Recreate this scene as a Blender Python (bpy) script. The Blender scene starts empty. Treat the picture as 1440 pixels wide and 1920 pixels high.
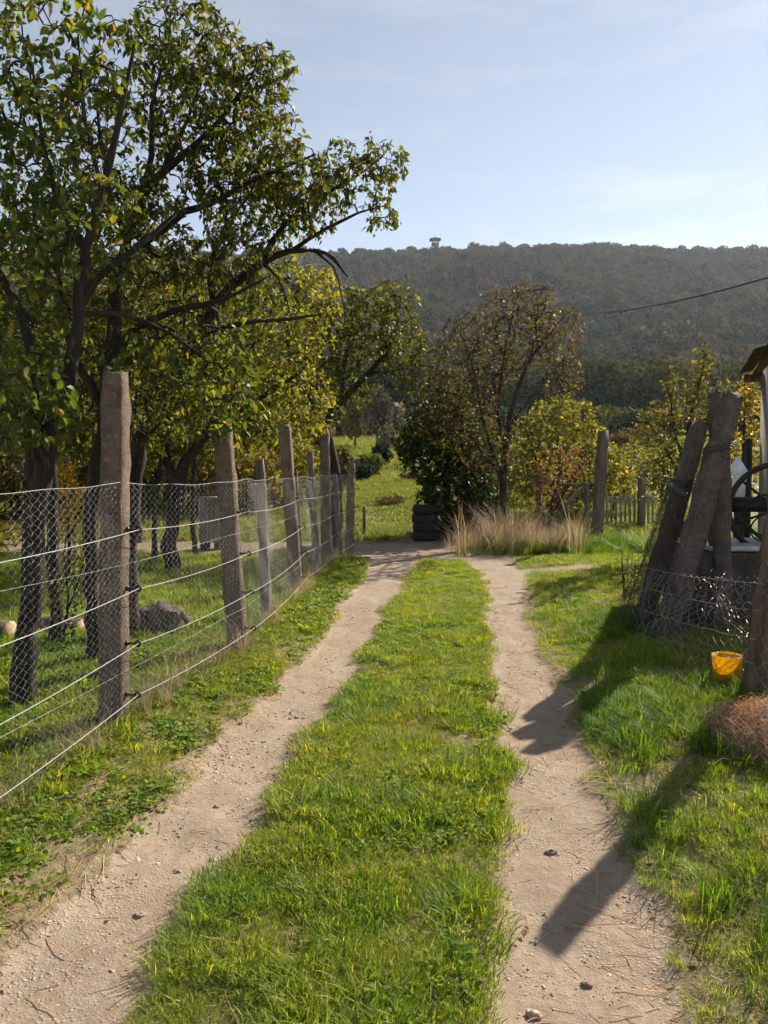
import bpy, math, random
import numpy as np
from mathutils import Vector, Matrix

S = bpy.context.scene
C = S.collection
R = math.radians

# ------------------------------------------------------------------ camera, sky, sun, exposure
FPX, CX, CY, HORIZ, EYE = 1442.0, 720.0, 960.0, 882.0, 1.5
PITCH = math.atan((CY - HORIZ) / FPX)
cam_d = bpy.data.cameras.new('camera')
cam = bpy.data.objects.new('camera', cam_d)
C.objects.link(cam)
cam.location = (0, 0, EYE)
cam.rotation_euler = (math.pi / 2 - PITCH, 0, 0)
cam_d.sensor_fit = 'VERTICAL'
cam_d.sensor_height = 36.0
cam_d.lens = FPX / 1920 * 36.0
cam_d.clip_start = 0.05
cam_d.clip_end = 5000
S.camera = cam

SUN_AZ, SUN_EL = R(40), R(33)          # azimuth measured from +Y towards +X
world = bpy.data.worlds.new('World')
S.world = world
world.use_nodes = True
wn = world.node_tree
wn.nodes.clear()
sky = wn.nodes.new('ShaderNodeTexSky')
sky.sky_type = 'NISHITA'
sky.sun_disc = False
sky.sun_elevation = SUN_EL
sky.sun_rotation = SUN_AZ
sky.altitude = 150
sky.air_density = 1.0
sky.dust_density = 0.08
sky.ozone_density = 2.0
bg = wn.nodes.new('ShaderNodeBackground')
bg.inputs['Strength'].default_value = 0.072
wo = wn.nodes.new('ShaderNodeOutputWorld')
hsv = wn.nodes.new('ShaderNodeHueSaturation')      # milky autumn air: the whole sky paler
hsv.inputs['Saturation'].default_value = 0.6
wn.links.new(sky.outputs[0], hsv.inputs['Color'])
tcw = wn.nodes.new('ShaderNodeTexCoord')
mpw = wn.nodes.new('ShaderNodeMapping')
mpw.inputs['Scale'].default_value = (1.3, 1.3, 6.0)
nzw = wn.nodes.new('ShaderNodeTexNoise')
nzw.inputs['Scale'].default_value = 2.2
nzw.inputs['Detail'].default_value = 7
nzw.inputs['Roughness'].default_value = 0.6
mrw = wn.nodes.new('ShaderNodeMapRange')
mrw.inputs[1].default_value, mrw.inputs[2].default_value = 0.48, 0.75
mrw.inputs[3].default_value, mrw.inputs[4].default_value = 0.0, 0.6
hs2 = wn.nodes.new('ShaderNodeHueSaturation')
hs2.inputs['Saturation'].default_value = 0.15
hs2.inputs['Value'].default_value = 1.12
mxw = wn.nodes.new('ShaderNodeMix')
mxw.data_type = 'RGBA'
wn.links.new(tcw.outputs['Generated'], mpw.inputs[0])
wn.links.new(mpw.outputs[0], nzw.inputs['Vector'])
wn.links.new(nzw.outputs['Fac'], mrw.inputs[0])
wn.links.new(mrw.outputs[0], mxw.inputs[0])
wn.links.new(hsv.outputs[0], mxw.inputs[6])
wn.links.new(sky.outputs[0], hs2.inputs['Color'])
wn.links.new(hs2.outputs[0], mxw.inputs[7])
wn.links.new(mxw.outputs[2], bg.inputs['Color'])
wn.links.new(bg.outputs[0], wo.inputs['Surface'])

sun_d = bpy.data.lights.new('sun', 'SUN')
sun_d.energy = 5.0
sun_d.angle = R(0.53)
sun_d.color = (1.0, 0.90, 0.76)
sun = bpy.data.objects.new('sun', sun_d)
C.objects.link(sun)
to_sun = Vector((math.sin(SUN_AZ) * math.cos(SUN_EL), math.cos(SUN_AZ) * math.cos(SUN_EL), math.sin(SUN_EL)))
sun.rotation_euler = (-to_sun).to_track_quat('-Z', 'Y').to_euler()
sun.location = (20, 20, 30)

S.view_settings.view_transform = 'Standard'
S.view_settings.look = 'None'
S.view_settings.gamma = 1.0
S.view_settings.use_curve_mapping = False
S.view_settings.exposure = 0.95
S.cycles.max_bounces = 5
S.cycles.use_adaptive_sampling = True
S.cycles.adaptive_threshold = 0.03
S.cycles.use_light_tree = False
S.cycles.diffuse_bounces = 3
S.cycles.glossy_bounces = 2
S.cycles.transmission_bounces = 5
S.cycles.transparent_max_bounces = 6
S.cycles.volume_bounces = 1
S.cycles.use_denoising = True
S.cycles.sample_clamp_indirect = 6.0

# ------------------------------------------------------------------ helpers
CP, SP = math.cos(PITCH), math.sin(PITCH)


def ray(px, py):
    u, v = (px - CX) / FPX, (CY - py) / FPX
    return np.array([u, CP + v * SP, -SP + v * CP])


def at(px, py, d):
    """point seen at photo pixel (px, py) and standing d metres in front of the lens"""
    r = ray(px, py)
    k = d / r[1]
    return np.array([r[0] * k, d, EYE + r[2] * k])


def gp(px, py, z=0.0):
    r = ray(px, py)
    k = (z - EYE) / r[2]
    return np.array([r[0] * k, r[1] * k, z])


def vnoise(x, y, seed=0, f=1.0):
    """smooth value noise in 2-D, about -1..1"""
    x = np.asarray(x, float) * f
    y = np.asarray(y, float) * f
    xi, yi = np.floor(x).astype(np.int64), np.floor(y).astype(np.int64)
    fx, fy = x - xi, y - yi
    fx, fy = fx * fx * (3 - 2 * fx), fy * fy * (3 - 2 * fy)

    def h(a, b):
        n = (a * 374761393 + b * 668265263 + seed * 974634541) & 0xffffffff
        n = ((n ^ (n >> 13)) * 1274126177) & 0xffffffff
        return ((n ^ (n >> 16)) & 0xffff) / 32767.5 - 1
    return (h(xi, yi) * (1 - fx) + h(xi + 1, yi) * fx) * (1 - fy) + (h(xi, yi + 1) * (1 - fx) + h(xi + 1, yi + 1) * fx) * fy


def mesh_np(name, V, faces, cols=None, smooth=False):
    """faces: list of int arrays (N,k)"""
    me = bpy.data.meshes.new(name)
    V = np.asarray(V, np.float32)
    me.vertices.add(len(V))
    me.vertices.foreach_set('co', V.ravel())
    fl = [np.asarray(f, np.int32) for f in faces if len(f)]
    nl = sum(f.size for f in fl)
    npoly = sum(len(f) for f in fl)
    me.loops.add(nl)
    me.loops.foreach_set('vertex_index', np.concatenate([f.ravel() for f in fl]))
    me.polygons.add(npoly)
    tot = np.concatenate([np.full(len(f), f.shape[1], np.int32) for f in fl])
    st = np.concatenate([[0], np.cumsum(tot)[:-1]]).astype(np.int32)
    me.polygons.foreach_set('loop_start', st)
    me.polygons.foreach_set('loop_total', tot)
    if smooth:
        me.polygons.foreach_set('use_smooth', np.ones(npoly, bool))
    if cols is not None:
        a = me.attributes.new('Col', 'FLOAT_COLOR', 'POINT')
        c4 = np.ones((len(V), 4), np.float32)
        c4[:, :3] = cols
        a.data.foreach_set('color', c4.ravel())
    me.update(calc_edges=True)
    return me


class MB:
    """collects verts and faces of one mesh"""

    def __init__(self):
        self.v, self.q, self.t, self.n = [], [], [], 0
        self.c = []

    def add(self, V, quads=None, tris=None, col=None):
        V = np.asarray(V, float)
        if quads is not None and len(quads):
            self.q.append(np.asarray(quads, np.int64) + self.n)
        if tris is not None and len(tris):
            self.t.append(np.asarray(tris, np.int64) + self.n)
        self.v.append(V)
        if col is not None:
            self.c.append(np.broadcast_to(np.asarray(col, float), (len(V), 3)))
        self.n += len(V)

    def tube(self, P, r, k=6, cap=True, col=None):
        P = np.asarray(P, float)
        n = len(P)
        r = np.broadcast_to(np.asarray(r, float), (n,))
        T = np.gradient(P, axis=0)
        T /= np.linalg.norm(T, axis=1)[:, None] + 1e-9
        ref = np.array([0, 0, 1.0]) if abs(T[0][2]) < 0.9 else np.array([1.0, 0, 0])
        A = np.cross(T, ref)
        A /= np.linalg.norm(A, axis=1)[:, None] + 1e-9
        B = np.cross(T, A)
        ang = np.arange(k) * 2 * math.pi / k
        V = P[:, None, :] + r[:, None, None] * (np.cos(ang)[None, :, None] * A[:, None, :] + np.sin(ang)[None, :, None] * B[:, None, :])
        V = V.reshape(-1, 3)
        i = np.arange(n - 1)[:, None] * k
        j = np.arange(k)[None, :]
        jn = (j + 1) % k
        Q = np.stack([i + j, i + jn, i + k + jn, i + k + j], -1).reshape(-1, 4)
        tris = None
        if cap:
            V = np.vstack([V, P[:1], P[-1:]])
            jj = np.arange(k)
            t1 = np.stack([np.full(k, n * k), (jj + 1) % k, jj], -1)
            t2 = np.stack([np.full(k, n * k + 1), (n - 1) * k + jj, (n - 1) * k + (jj + 1) % k], -1)
            tris = np.vstack([t1, t2])
        self.add(V, Q, tris, col)

    def box(self, c, s, rot=None, col=None):
        c, s = np.asarray(c, float), np.asarray(s, float) / 2
        V = np.array([[x, y, z] for x in (-1, 1) for y in (-1, 1) for z in (-1, 1)], float) * s
        if rot is not None:
            V = V @ np.asarray(rot).T
        Q = [[0, 1, 3, 2], [4, 6, 7, 5], [0, 4, 5, 1], [2, 3, 7, 6], [0, 2, 6, 4], [1, 5, 7, 3]]
        self.add(V + c, Q, None, col)

    def beam(self, a, b, w, t, up=(0, 0, 1), col=None):
        """rectangular bar from a to b, w along the horizontal side, t the other way"""
        a, b = np.asarray(a, float), np.asarray(b, float)
        d = b - a
        L = np.linalg.norm(d)
        d /= L
        s = np.cross(d, up)
        s /= np.linalg.norm(s) + 1e-9
        u = np.cross(s, d)
        self.box((a + b) / 2, (w, t, L), np.stack([s, u, d], 1), col)

    def mesh(self, name, smooth=False):
        f = []
        if self.q:
            f.append(np.vstack(self.q))
        if self.t:
            f.append(np.vstack(self.t))
        cols = np.vstack(self.c) if self.c else None
        return mesh_np(name, np.vstack(self.v), f, cols, smooth)

    def build(self, name, mat, parent=None, smooth=False, bevel=0.0):
        o = link(name, self.mesh(name, smooth), mat, parent)
        if bevel:
            m = o.modifiers.new('bevel', 'BEVEL')
            m.width = bevel
            m.segments = 2
            m.limit_method = 'ANGLE'
        return o


def link(name, me, mat=None, parent=None):
    o = bpy.data.objects.new(name, me)
    if mat is not None and not me.materials:
        me.materials.append(mat)
    C.objects.link(o)
    if parent is not None:
        put_under(o, parent)
    return o


def put_under(o, parent):
    o.parent = parent
    o.matrix_parent_inverse = parent_matrix(parent).inverted()


def parent_matrix(p):
    m = Matrix.LocRotScale(p.location, p.rotation_euler, p.scale)
    return m if p.parent is None else parent_matrix(p.parent) @ p.matrix_parent_inverse @ m


def tag(o, label, cat, group=None, kind=None):
    o['label'] = label
    o['category'] = cat
    if group:
        o['group'] = group
    if kind:
        o['kind'] = kind
    return o


def struct(o, label=None, cat=None):
    o['kind'] = 'structure'
    if label:
        o['label'] = label
    if cat:
        o['category'] = cat
    return o


def empty(name, loc, label, cat, group=None):
    o = bpy.data.objects.new(name, None)
    o.empty_display_size = 0.2
    C.objects.link(o)
    o.location = tuple(loc)
    return tag(o, label, cat, group)


# ------------------------------------------------------------------ materials
def new_mat(name):
    m = bpy.data.materials.new(name)
    m.use_nodes = True
    nt = m.node_tree
    nt.nodes.clear()
    out = nt.nodes.new('ShaderNodeOutputMaterial')
    return m, nt, out


def N(nt, typ, **kw):
    n = nt.nodes.new(typ)
    for k, v in kw.items():
        if k in n.inputs:
            n.inputs[k].default_value = v
        else:
            setattr(n, k, v)
    return n


def noise(nt, scale, detail=4, rough=0.6, vec=None, dist=0.0):
    n = N(nt, 'ShaderNodeTexNoise')
    n.inputs['Scale'].default_value = scale
    n.inputs['Detail'].default_value = detail
    n.inputs['Roughness'].default_value = rough
    n.inputs['Distortion'].default_value = dist
    if vec is not None:
        nt.links.new(vec, n.inputs['Vector'])
    return n.outputs['Fac']


def ramp(nt, fac, stops):
    r = N(nt, 'ShaderNodeValToRGB')
    e = r.color_ramp.elements
    while len(e) < len(stops):
        e.new(0.5)
    for el, (p, c) in zip(e, stops):
        el.position = p
        el.color = (*c, 1) if len(c) == 3 else c
    nt.links.new(fac, r.inputs[0])
    return r.outputs[0]


def mix(nt, fac, a, b, mode='MIX'):
    m = N(nt, 'ShaderNodeMix')
    m.data_type = 'RGBA'
    m.blend_type = mode
    for sock, val in ((m.inputs[0], fac), (m.inputs[6], a), (m.inputs[7], b)):
        if hasattr(val, 'is_linked'):
            nt.links.new(val, sock)
        elif isinstance(val, (int, float)):
            sock.default_value = val
        else:
            sock.default_value = (*val, 1)
    return m.outputs[2]


def maprange(nt, fac, a, b, c=0.0, d=1.0):
    m = N(nt, 'ShaderNodeMapRange')
    m.inputs[1].default_value, m.inputs[2].default_value = a, b
    m.inputs[3].default_value, m.inputs[4].default_value = c, d
    nt.links.new(fac, m.inputs[0])
    return m.outputs[0]


def principled(nt, out, col, rough=0.8, spec=0.3, bump=None, bstr=0.4, bdist=0.01, metal=0.0):
    p = N(nt, 'ShaderNodeBsdfPrincipled')
    if hasattr(col, 'is_linked'):
        nt.links.new(col, p.inputs['Base Color'])
    else:
        p.inputs['Base Color'].default_value = (*col, 1)
    p.inputs['Roughness'].default_value = rough
    p.inputs['Specular IOR Level'].default_value = spec
    p.inputs['Metallic'].default_value = metal
    if bump is not None:
        b = N(nt, 'ShaderNodeBump')
        b.inputs['Strength'].default_value = bstr
        b.inputs['Distance'].default_value = bdist
        nt.links.new(bump, b.inputs['Height'])
        nt.links.new(b.outputs[0], p.inputs['Normal'])
    nt.links.new(p.outputs[0], out.inputs['Surface'])
    return p


def rough_mat(name, c1, c2, scale=6.0, rough=0.85, bscale=40.0, bstr=0.5, bdist=0.01, spec=0.25, c3=None, stretch=None, metal=0.0, spots=None):
    """a plain weathered surface: two or three tones in noise, fine relief"""
    m, nt, out = new_mat(name)
    tc = N(nt, 'ShaderNodeTexCoord').outputs['Object']
    if stretch:
        mp = N(nt, 'ShaderNodeMapping')
        mp.inputs['Scale'].default_value = stretch
        nt.links.new(tc, mp.inputs[0])
        tc = mp.outputs[0]
    f = noise(nt, scale, 5, 0.62, tc)
    col = ramp(nt, f, [(0.34, c1), (0.66, c2)])
    if c3:
        g = noise(nt, scale * 2.7, 4, 0.6, tc, 0.4)
        col = mix(nt, maprange(nt, g, 0.56, 0.68), col, c3)
    if spots:                                  # lichen and pale aggregate
        sp_ = noise(nt, 38, 3, 0.5, tc)
        col = mix(nt, maprange(nt, sp_, 0.60, 0.68, 0, 0.8), col, spots)
        dk_ = noise(nt, 90, 2, 0.5, tc)
        col = mix(nt, maprange(nt, dk_, 0.62, 0.70, 0, 0.7), col, tuple(x * .35 for x in c1))
    b = noise(nt, bscale, 6, 0.7, tc)
    principled(nt, out, col, rough, spec, b, bstr, bdist, metal)
    return m


def leaf_mat(name, trans=0.45, tint=(1.5, 1.45, 0.55), rough=0.42, spec=0.45, patch=None, hue=None):
    """leaves and blades: colour from the blade's own tone, light shining through"""
    m, nt, out = new_mat(name)
    a = N(nt, 'ShaderNodeAttribute')
    a.attribute_name = 'Col'
    col = a.outputs['Color']
    if patch:
        geo = N(nt, 'ShaderNodeNewGeometry')
        f = noise(nt, patch[0], 3, 0.55, geo.outputs['Position'])
        k = maprange(nt, f, 0.36, 0.66)
        m1 = mix(nt, 1.0, col, patch[1], 'MULTIPLY')
        m2 = mix(nt, 1.0, col, patch[2], 'MULTIPLY')
        col = mix(nt, k, m1, m2)
    p = N(nt, 'ShaderNodeBsdfPrincipled')
    nt.links.new(col, p.inputs['Base Color'])
    p.inputs['Roughness'].default_value = rough
    p.inputs['Specular IOR Level'].default_value = spec
    t = N(nt, 'ShaderNodeBsdfTranslucent')
    nt.links.new(mix(nt, 1.0, col, tint, 'MULTIPLY'), t.inputs['Color'])
    ms = N(nt, 'ShaderNodeMixShader')
    ms.inputs[0].default_value = trans
    nt.links.new(p.outputs[0], ms.inputs[1])
    nt.links.new(t.outputs[0], ms.inputs[2])
    nt.links.new(ms.outputs[0], out.inputs['Surface'])
    return m


def plain_mat(name, col, rough=0.6, metal=0.0, spec=0.4):
    m, nt, out = new_mat(name)
    tc = N(nt, 'ShaderNodeTexCoord').outputs['Object']
    f = noise(nt, 14, 4, 0.6, tc)
    c = ramp(nt, f, [(0.3, tuple(x * 0.78 for x in col)), (0.7, tuple(min(1, x * 1.12) for x in col))])
    principled(nt, out, c, rough, spec, noise(nt, 60, 3, 0.6, tc), 0.2, 0.004, metal)
    return m


M = {}
M['bark'] = rough_mat('dark bark', (0.022, 0.018, 0.015), (0.058, 0.047, 0.038), 9, 0.9, 30, 1.0, 0.03, c3=(0.09, 0.082, 0.062), stretch=(1, 1, 0.3))
M['bark_grey'] = rough_mat('grey bark', (0.06, 0.05, 0.042), (0.14, 0.12, 0.10), 9, 0.9, 30, 0.9, 0.02, stretch=(1, 1, 0.3))
M['twig_red'] = rough_mat('reddish twig bark', (0.036, 0.025, 0.021), (0.075, 0.05, 0.042), 6, 0.9, 30, 0.5, 0.01)
M['concrete'] = rough_mat('weathered concrete', (0.15, 0.108, 0.083), (0.28, 0.208, 0.16), 9, 0.95, 55, 1.0, 0.03, c3=(0.30, 0.20, 0.125), spots=(0.34, 0.32, 0.26))
M['concrete_dark'] = rough_mat('grey mossy concrete', (0.045, 0.038, 0.033), (0.095, 0.082, 0.07), 4, 0.92, 60, 0.8, 0.012, c3=(0.12, 0.13, 0.08))
M['concrete_brown'] = rough_mat('brown weathered concrete', (0.12, 0.095, 0.08), (0.21, 0.17, 0.145), 8, 0.95, 45, 1.0, 0.035, c3=(0.085, 0.08, 0.06), spots=(0.26, 0.245, 0.20))
M['old_wood'] = rough_mat('weathered wood', (0.10, 0.075, 0.06), (0.22, 0.18, 0.145), 8, 0.9, 28, 0.9, 0.012, stretch=(3, 3, 0.25))
M['brown_wood'] = rough_mat('brown wood', (0.09, 0.06, 0.045), (0.20, 0.145, 0.11), 8, 0.9, 28, 0.9, 0.012, stretch=(3, 3, 0.25))
M['wire'] = plain_mat('galvanised wire', (0.30, 0.295, 0.29), 0.55, 0.4)
M['rope_wire'] = plain_mat('white electric fence rope', (0.44, 0.44, 0.43), 0.6)
M['old_wire'] = plain_mat('dull old wire', (0.36, 0.33, 0.31), 0.48, 0.6)
M['tar_wire'] = plain_mat('blackened wire', (0.075, 0.065, 0.06), 0.32, 0.6)
M['rust'] = rough_mat('rusty steel', (0.14, 0.07, 0.04), (0.30, 0.15, 0.08), 12, 0.8, 60, 0.5, 0.004)
M['black_plastic'] = plain_mat('black plastic', (0.022, 0.022, 0.023), 0.4)
M['rubber'] = plain_mat('black rubber', (0.018, 0.018, 0.019), 0.75)
M['iron'] = plain_mat('black iron', (0.03, 0.028, 0.028), 0.55, 0.3)
M['zinc'] = plain_mat('zinc sheet', (0.42, 0.43, 0.45), 0.45, 0.35)
M['white_paint'] = plain_mat('white paint', (0.80, 0.81, 0.84), 0.5)
M['yellow_plastic'] = None
M['plaster'] = rough_mat('grey plaster', (0.20, 0.185, 0.17), (0.29, 0.275, 0.255), 3, 0.9, 60, 0.5, 0.006)
M['green_paint'] = rough_mat('faded green painted wood', (0.16, 0.19, 0.13), (0.26, 0.28, 0.19), 8, 0.8, 30, 0.5, 0.005)
M['roof_sheet'] = rough_mat('old corrugated sheet', (0.05, 0.04, 0.035), (0.11, 0.09, 0.075), 6, 0.75, 40, 0.4, 0.006)
M['leaf'] = leaf_mat('green leaf', 0.5, (1.9, 1.65, 0.5), 0.5, 0.24)
M['leaf_far'] = leaf_mat('far leaf', 0.28, (1.2, 1.15, 0.7), 0.9, 0.03)
M['grass'] = leaf_mat('grass blade', 0.5, (1.6, 1.5, 0.45), 0.55, 0.18, (1.7, (0.80, 1.0, 0.9), (1.24, 1.17, 1.0)))
M['dry'] = leaf_mat('dry grass blade', 0.45, (1.25, 1.1, 0.85), 0.6, 0.2)


def soil_mat():
    m, nt, out = new_mat('pale soil and turf')
    a = N(nt, 'ShaderNodeAttribute')
    a.attribute_name = 'Col'
    sep = N(nt, 'ShaderNodeSeparateColor')
    nt.links.new(a.outputs['Color'], sep.inputs[0])
    tc = N(nt, 'ShaderNodeNewGeometry').outputs['Position']
    n1 = noise(nt, 2.3, 6, 0.65, tc)
    n2 = noise(nt, 23, 6, 0.7, tc)
    n3 = noise(nt, 130, 4, 0.7, tc)
    dirt = ramp(nt, n1, [(0.30, (0.265, 0.20, 0.14)), (0.70, (0.385, 0.303, 0.225))])
    mp = N(nt, 'ShaderNodeMapping')                 # wheel-worn bands run along the lane
    mp.inputs['Scale'].default_value = (5.5, 0.5, 1)
    mp.inputs['Rotation'].default_value = (0, 0, 0.06)
    nt.links.new(tc, mp.inputs[0])
    dirt = mix(nt, maprange(nt, noise(nt, 1.6, 5, 0.65, mp.outputs[0]), 0.40, 0.64, 0, 0.6), dirt, (0.27, 0.19, 0.13))
    dirt = mix(nt, maprange(nt, n2, 0.46, 0.74, 0, .8), dirt, (0.44, 0.352, 0.268))
    dirt = mix(nt, maprange(nt, n3, 0.53, 0.66, 0, 0.55), dirt, (0.24, 0.175, 0.12))
    vor = N(nt, 'ShaderNodeTexVoronoi')
    vor.inputs['Scale'].default_value = 55
    nt.links.new(tc, vor.inputs['Vector'])
    peb = maprange(nt, vor.outputs['Distance'], 0.15, 0.45, 1, 0)
    gravel = mix(nt, maprange(nt, noise(nt, 1.4, 3, 0.6, tc), 0.42, 0.6), (0, 0, 0), peb)
    dirt = mix(nt, maprange(nt, gravel, 0.45, 0.9, 0, 0.35), dirt, (0.60, 0.50, 0.39))
    turf = ramp(nt, n2, [(0.30, (0.13, 0.105, 0.055)), (0.52, (0.23, 0.18, 0.105)), (0.72, (0.40, 0.31, 0.205))])
    far = ramp(nt, noise(nt, 0.35, 6, 0.7, tc), [(0.32, (0.13, 0.16, 0.045)), (0.6, (0.19, 0.205, 0.06)), (0.8, (0.24, 0.20, 0.10))])
    wood = ramp(nt, noise(nt, 0.05, 6, 0.7, tc), [(0.3, (0.05, 0.055, 0.03)), (0.7, (0.10, 0.09, 0.055))])
    turf = mix(nt, sep.outputs[1], turf, far)
    turf = mix(nt, sep.outputs[2], turf, wood)
    # ragged border between earth and turf
    edge = N(nt, 'ShaderNodeMath')
    edge.operation = 'ADD'
    nt.links.new(sep.outputs[0], edge.inputs[0])
    e2 = maprange(nt, n2, 0.25, 0.75, -0.28, 0.28)
    nt.links.new(e2, edge.inputs[1])
    col = mix(nt, maprange(nt, edge.outputs[0], 0.4, 0.62), turf, dirt)
    h = N(nt, 'ShaderNodeMath')
    h.operation = 'ADD'
    nt.links.new(n2, h.inputs[0])
    h2 = N(nt, 'ShaderNodeMath')
    h2.operation = 'MULTIPLY'
    nt.links.new(n3, h2.inputs[0])
    h2.inputs[1].default_value = 0.45
    nt.links.new(h2.outputs[0], h.inputs[1])
    h3 = N(nt, 'ShaderNodeMath')
    h3.operation = 'ADD'
    nt.links.new(h.outputs[0], h3.inputs[0])
    g2 = maprange(nt, gravel, 0.2, 0.9, 0, 0.5)
    nt.links.new(g2, h3.inputs[1])
    principled(nt, out, col, 0.93, 0.15, h3.outputs[0], 0.5, 0.02)
    return m


M['soil'] = soil_mat()


# ------------------------------------------------------------------ the lie of the land
def edge_curve(pts):
    w = np.array([gp(*p)[:2] for p in pts])
    w = w[np.argsort(w[:, 1])]
    return w[:, 1], w[:, 0]


E_L1 = edge_curve([(-420, 2400), (0, 1790), (130, 1690), (350, 1470), (405, 1390), (500, 1310), (580, 1210), (655, 1120), (690, 1070), (690, 1048)])
E_L2 = edge_curve([(120, 2400), (255, 1920), (400, 1660), (500, 1520), (562, 1410), (640, 1290), (692, 1210), (740, 1120), (782, 1065), (800, 1050)])
E_R1 = edge_curve([(920, 2400), (930, 1920), (932, 1740), (945, 1600), (945, 1450), (930, 1300), (908, 1200), (910, 1100), (898, 1070), (862, 1052)])
E_R2 = edge_curve([(1520, 2400), (1275, 1880), (1205, 1640), (1135, 1500), (1095, 1420), (1078, 1310), (1020, 1220), (988, 1150), (1000, 1100), (985, 1066)])


def ecv(e, y):
    return np.interp(y, e[0], e[1])


def smooth01(t):
    t = np.clip(t, 0, 1)
    return t * t * (3 - 2 * t)


def band(x, a, b, s):
    """1 between a and b, falling to 0 across s"""
    return smooth01((x - a) / s + 0.5) * smooth01((b - x) / s + 0.5)


def dirt_mask(x, y):
    x, y = np.asarray(x, float), np.asarray(y, float)
    jx = x + 0.07 * vnoise(x, y, 3, 3.1) + 0.03 * vnoise(x, y, 4, 11)
    inl = y < 13.4
    m = np.maximum(band(jx, ecv(E_L1, y), ecv(E_L2, y), 0.16), band(jx, ecv(E_R1, y), ecv(E_R2, y), 0.16)) * smooth01((13.9 - y) / 0.6)
    jy = y + 0.22 * vnoise(x, y, 5, 0.9) + 0.06 * vnoise(x, y, 6, 6)
    cross = band(jy, 13.05 + 0.10 * np.clip(-x, 0, 8) + 0.28 * np.clip(x - 0.9, 0, 3), 15.9 + 0.05 * np.clip(-x, 0, 6), 0.3) * smooth01((2.2 - x) / 0.5) * smooth01((x + 2.0) / 0.9)
    spur = band(jy, 11.0 + 0.02 * x, 11.75, 0.35) * band(x, 1.4, 3.1, 0.5)
    m = np.maximum(np.maximum(m, cross), spur * 0.95)
    return m


HY = np.array([-400, 17, 25, 40, 80, 130, 190, 260, 330, 450, 600, 690, 760, 900, 1400])
HZ = np.array([0, 0, .5, 1.45, 4.0, 7.3, 13.5, 25, 49, 94, 153, 187.5, 192, 180, 130.])


def land(x, y):
    """large relief only"""
    x, y = np.asarray(x, float), np.asarray(y, float)
    z = np.interp(y, HY, HZ)
    hill = smooth01((y - 200) / 250)
    z = z * (1 + hill * (0.012 * np.sin((x - 60) / 55) + 0.02 * x / 300) - hill * 0.05 * smooth01((x - 300) / 250))
    z = z + hill * (7 * vnoise(x, y, 8, 1 / 85) + 4 * vnoise(x, y, 9, 1 / 35)) * (1 - .7 * smooth01((y - 560) / 120)) * smooth01((800 - y) / 150)
    z = z + 0.10 * vnoise(x, y, 10, 0.3) * smooth01((y - 17) / 10)
    return z


def ground_z(x, y):
    x, y = np.asarray(x, float), np.asarray(y, float)
    z = land(x, y)
    near = smooth01((19 - y) / 3)
    m = dirt_mask(x, y)
    lump = 0.012 * vnoise(x, y, 11, 2.0) + 0.006 * vnoise(x, y, 12, 6.0)
    verge = 0.06 * smooth01((x - ecv(E_R2, y) - 0.1) / 0.7) + 0.03 * smooth01((ecv(E_L1, y) - x) / 0.5)
    return z + near * (lump - 0.035 * m + verge * (y < 13))


ys = np.concatenate([np.linspace(-420, -12, 12), np.linspace(-10, -1, 19), np.arange(-0.9, 20, 0.1), np.arange(20, 60, 1.0), np.arange(60, 200, 4.0), np.arange(200, 840, 8.0), np.linspace(860, 1400, 14)])
xs1 = np.concatenate([np.arange(0, 7, 0.1), np.arange(7, 16, 0.4), np.arange(16, 60, 3.0), np.arange(60, 200, 7.0), np.arange(200, 600, 14.0), np.linspace(620, 1000, 9)])
xs = np.concatenate([-xs1[:0:-1], xs1])
X, Y = np.meshgrid(xs, ys)
Z = ground_z(X, Y)
nx, ny = len(xs), len(ys)
ii = (np.arange(ny - 1)[:, None] * nx + np.arange(nx - 1)[None, :]).ravel()
Q = np.stack([ii, ii + 1, ii + nx + 1, ii + nx], -1)
cols = np.stack([dirt_mask(X, Y) * (Y < 20), smooth01((Y - 16) / 3) * np.ones_like(X), smooth01((Y - 215) / 40)], -1).reshape(-1, 3)
ground = link('ground', mesh_np('ground', np.stack([X, Y, Z], -1).reshape(-1, 3), [Q], cols, True), M['soil'])
struct(ground, 'green meadow ground rising towards the wooded hill', 'ground')

# the rutted dirt road lies a few millimetres above the ground sheet
gx, gy = np.arange(-6.0, 3.6, 0.04), np.arange(-2.5, 16.6, 0.04)
X, Y = np.meshgrid(gx, gy)
msk = dirt_mask(X, Y)
Z = ground_z(X, Y) + 0.006 + 0.004 * vnoise(X, Y, 21, 9)
nx, ny = len(gx), len(gy)
ii = (np.arange(ny - 1)[:, None] * nx + np.arange(nx - 1)[None, :]).ravel()
Q = np.stack([ii, ii + 1, ii + nx + 1, ii + nx], -1)
keep = (msk.ravel()[Q] > 0.12).any(1)
Q = Q[keep]
used = np.unique(Q)
re = -np.ones(nx * ny, np.int64)
re[used] = np.arange(len(used))
V = np.stack([X, Y, Z], -1).reshape(-1, 3)[used]
cc = np.zeros((len(used), 3))
cc[:, 0] = msk.ravel()[used]
road = link('dirt_road', mesh_np('dirt_road', V, [re[Q]], cc, True), M['soil'])
struct(road, 'pale dirt farm track with two wheel ruts', 'track')


# ------------------------------------------------------------------ scatter (stuff nobody could count)
def source(name, me, mat):
    me.materials.append(mat)
    return bpy.data.objects.new(name, me)     # not linked to the scene: only instanced


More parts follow.
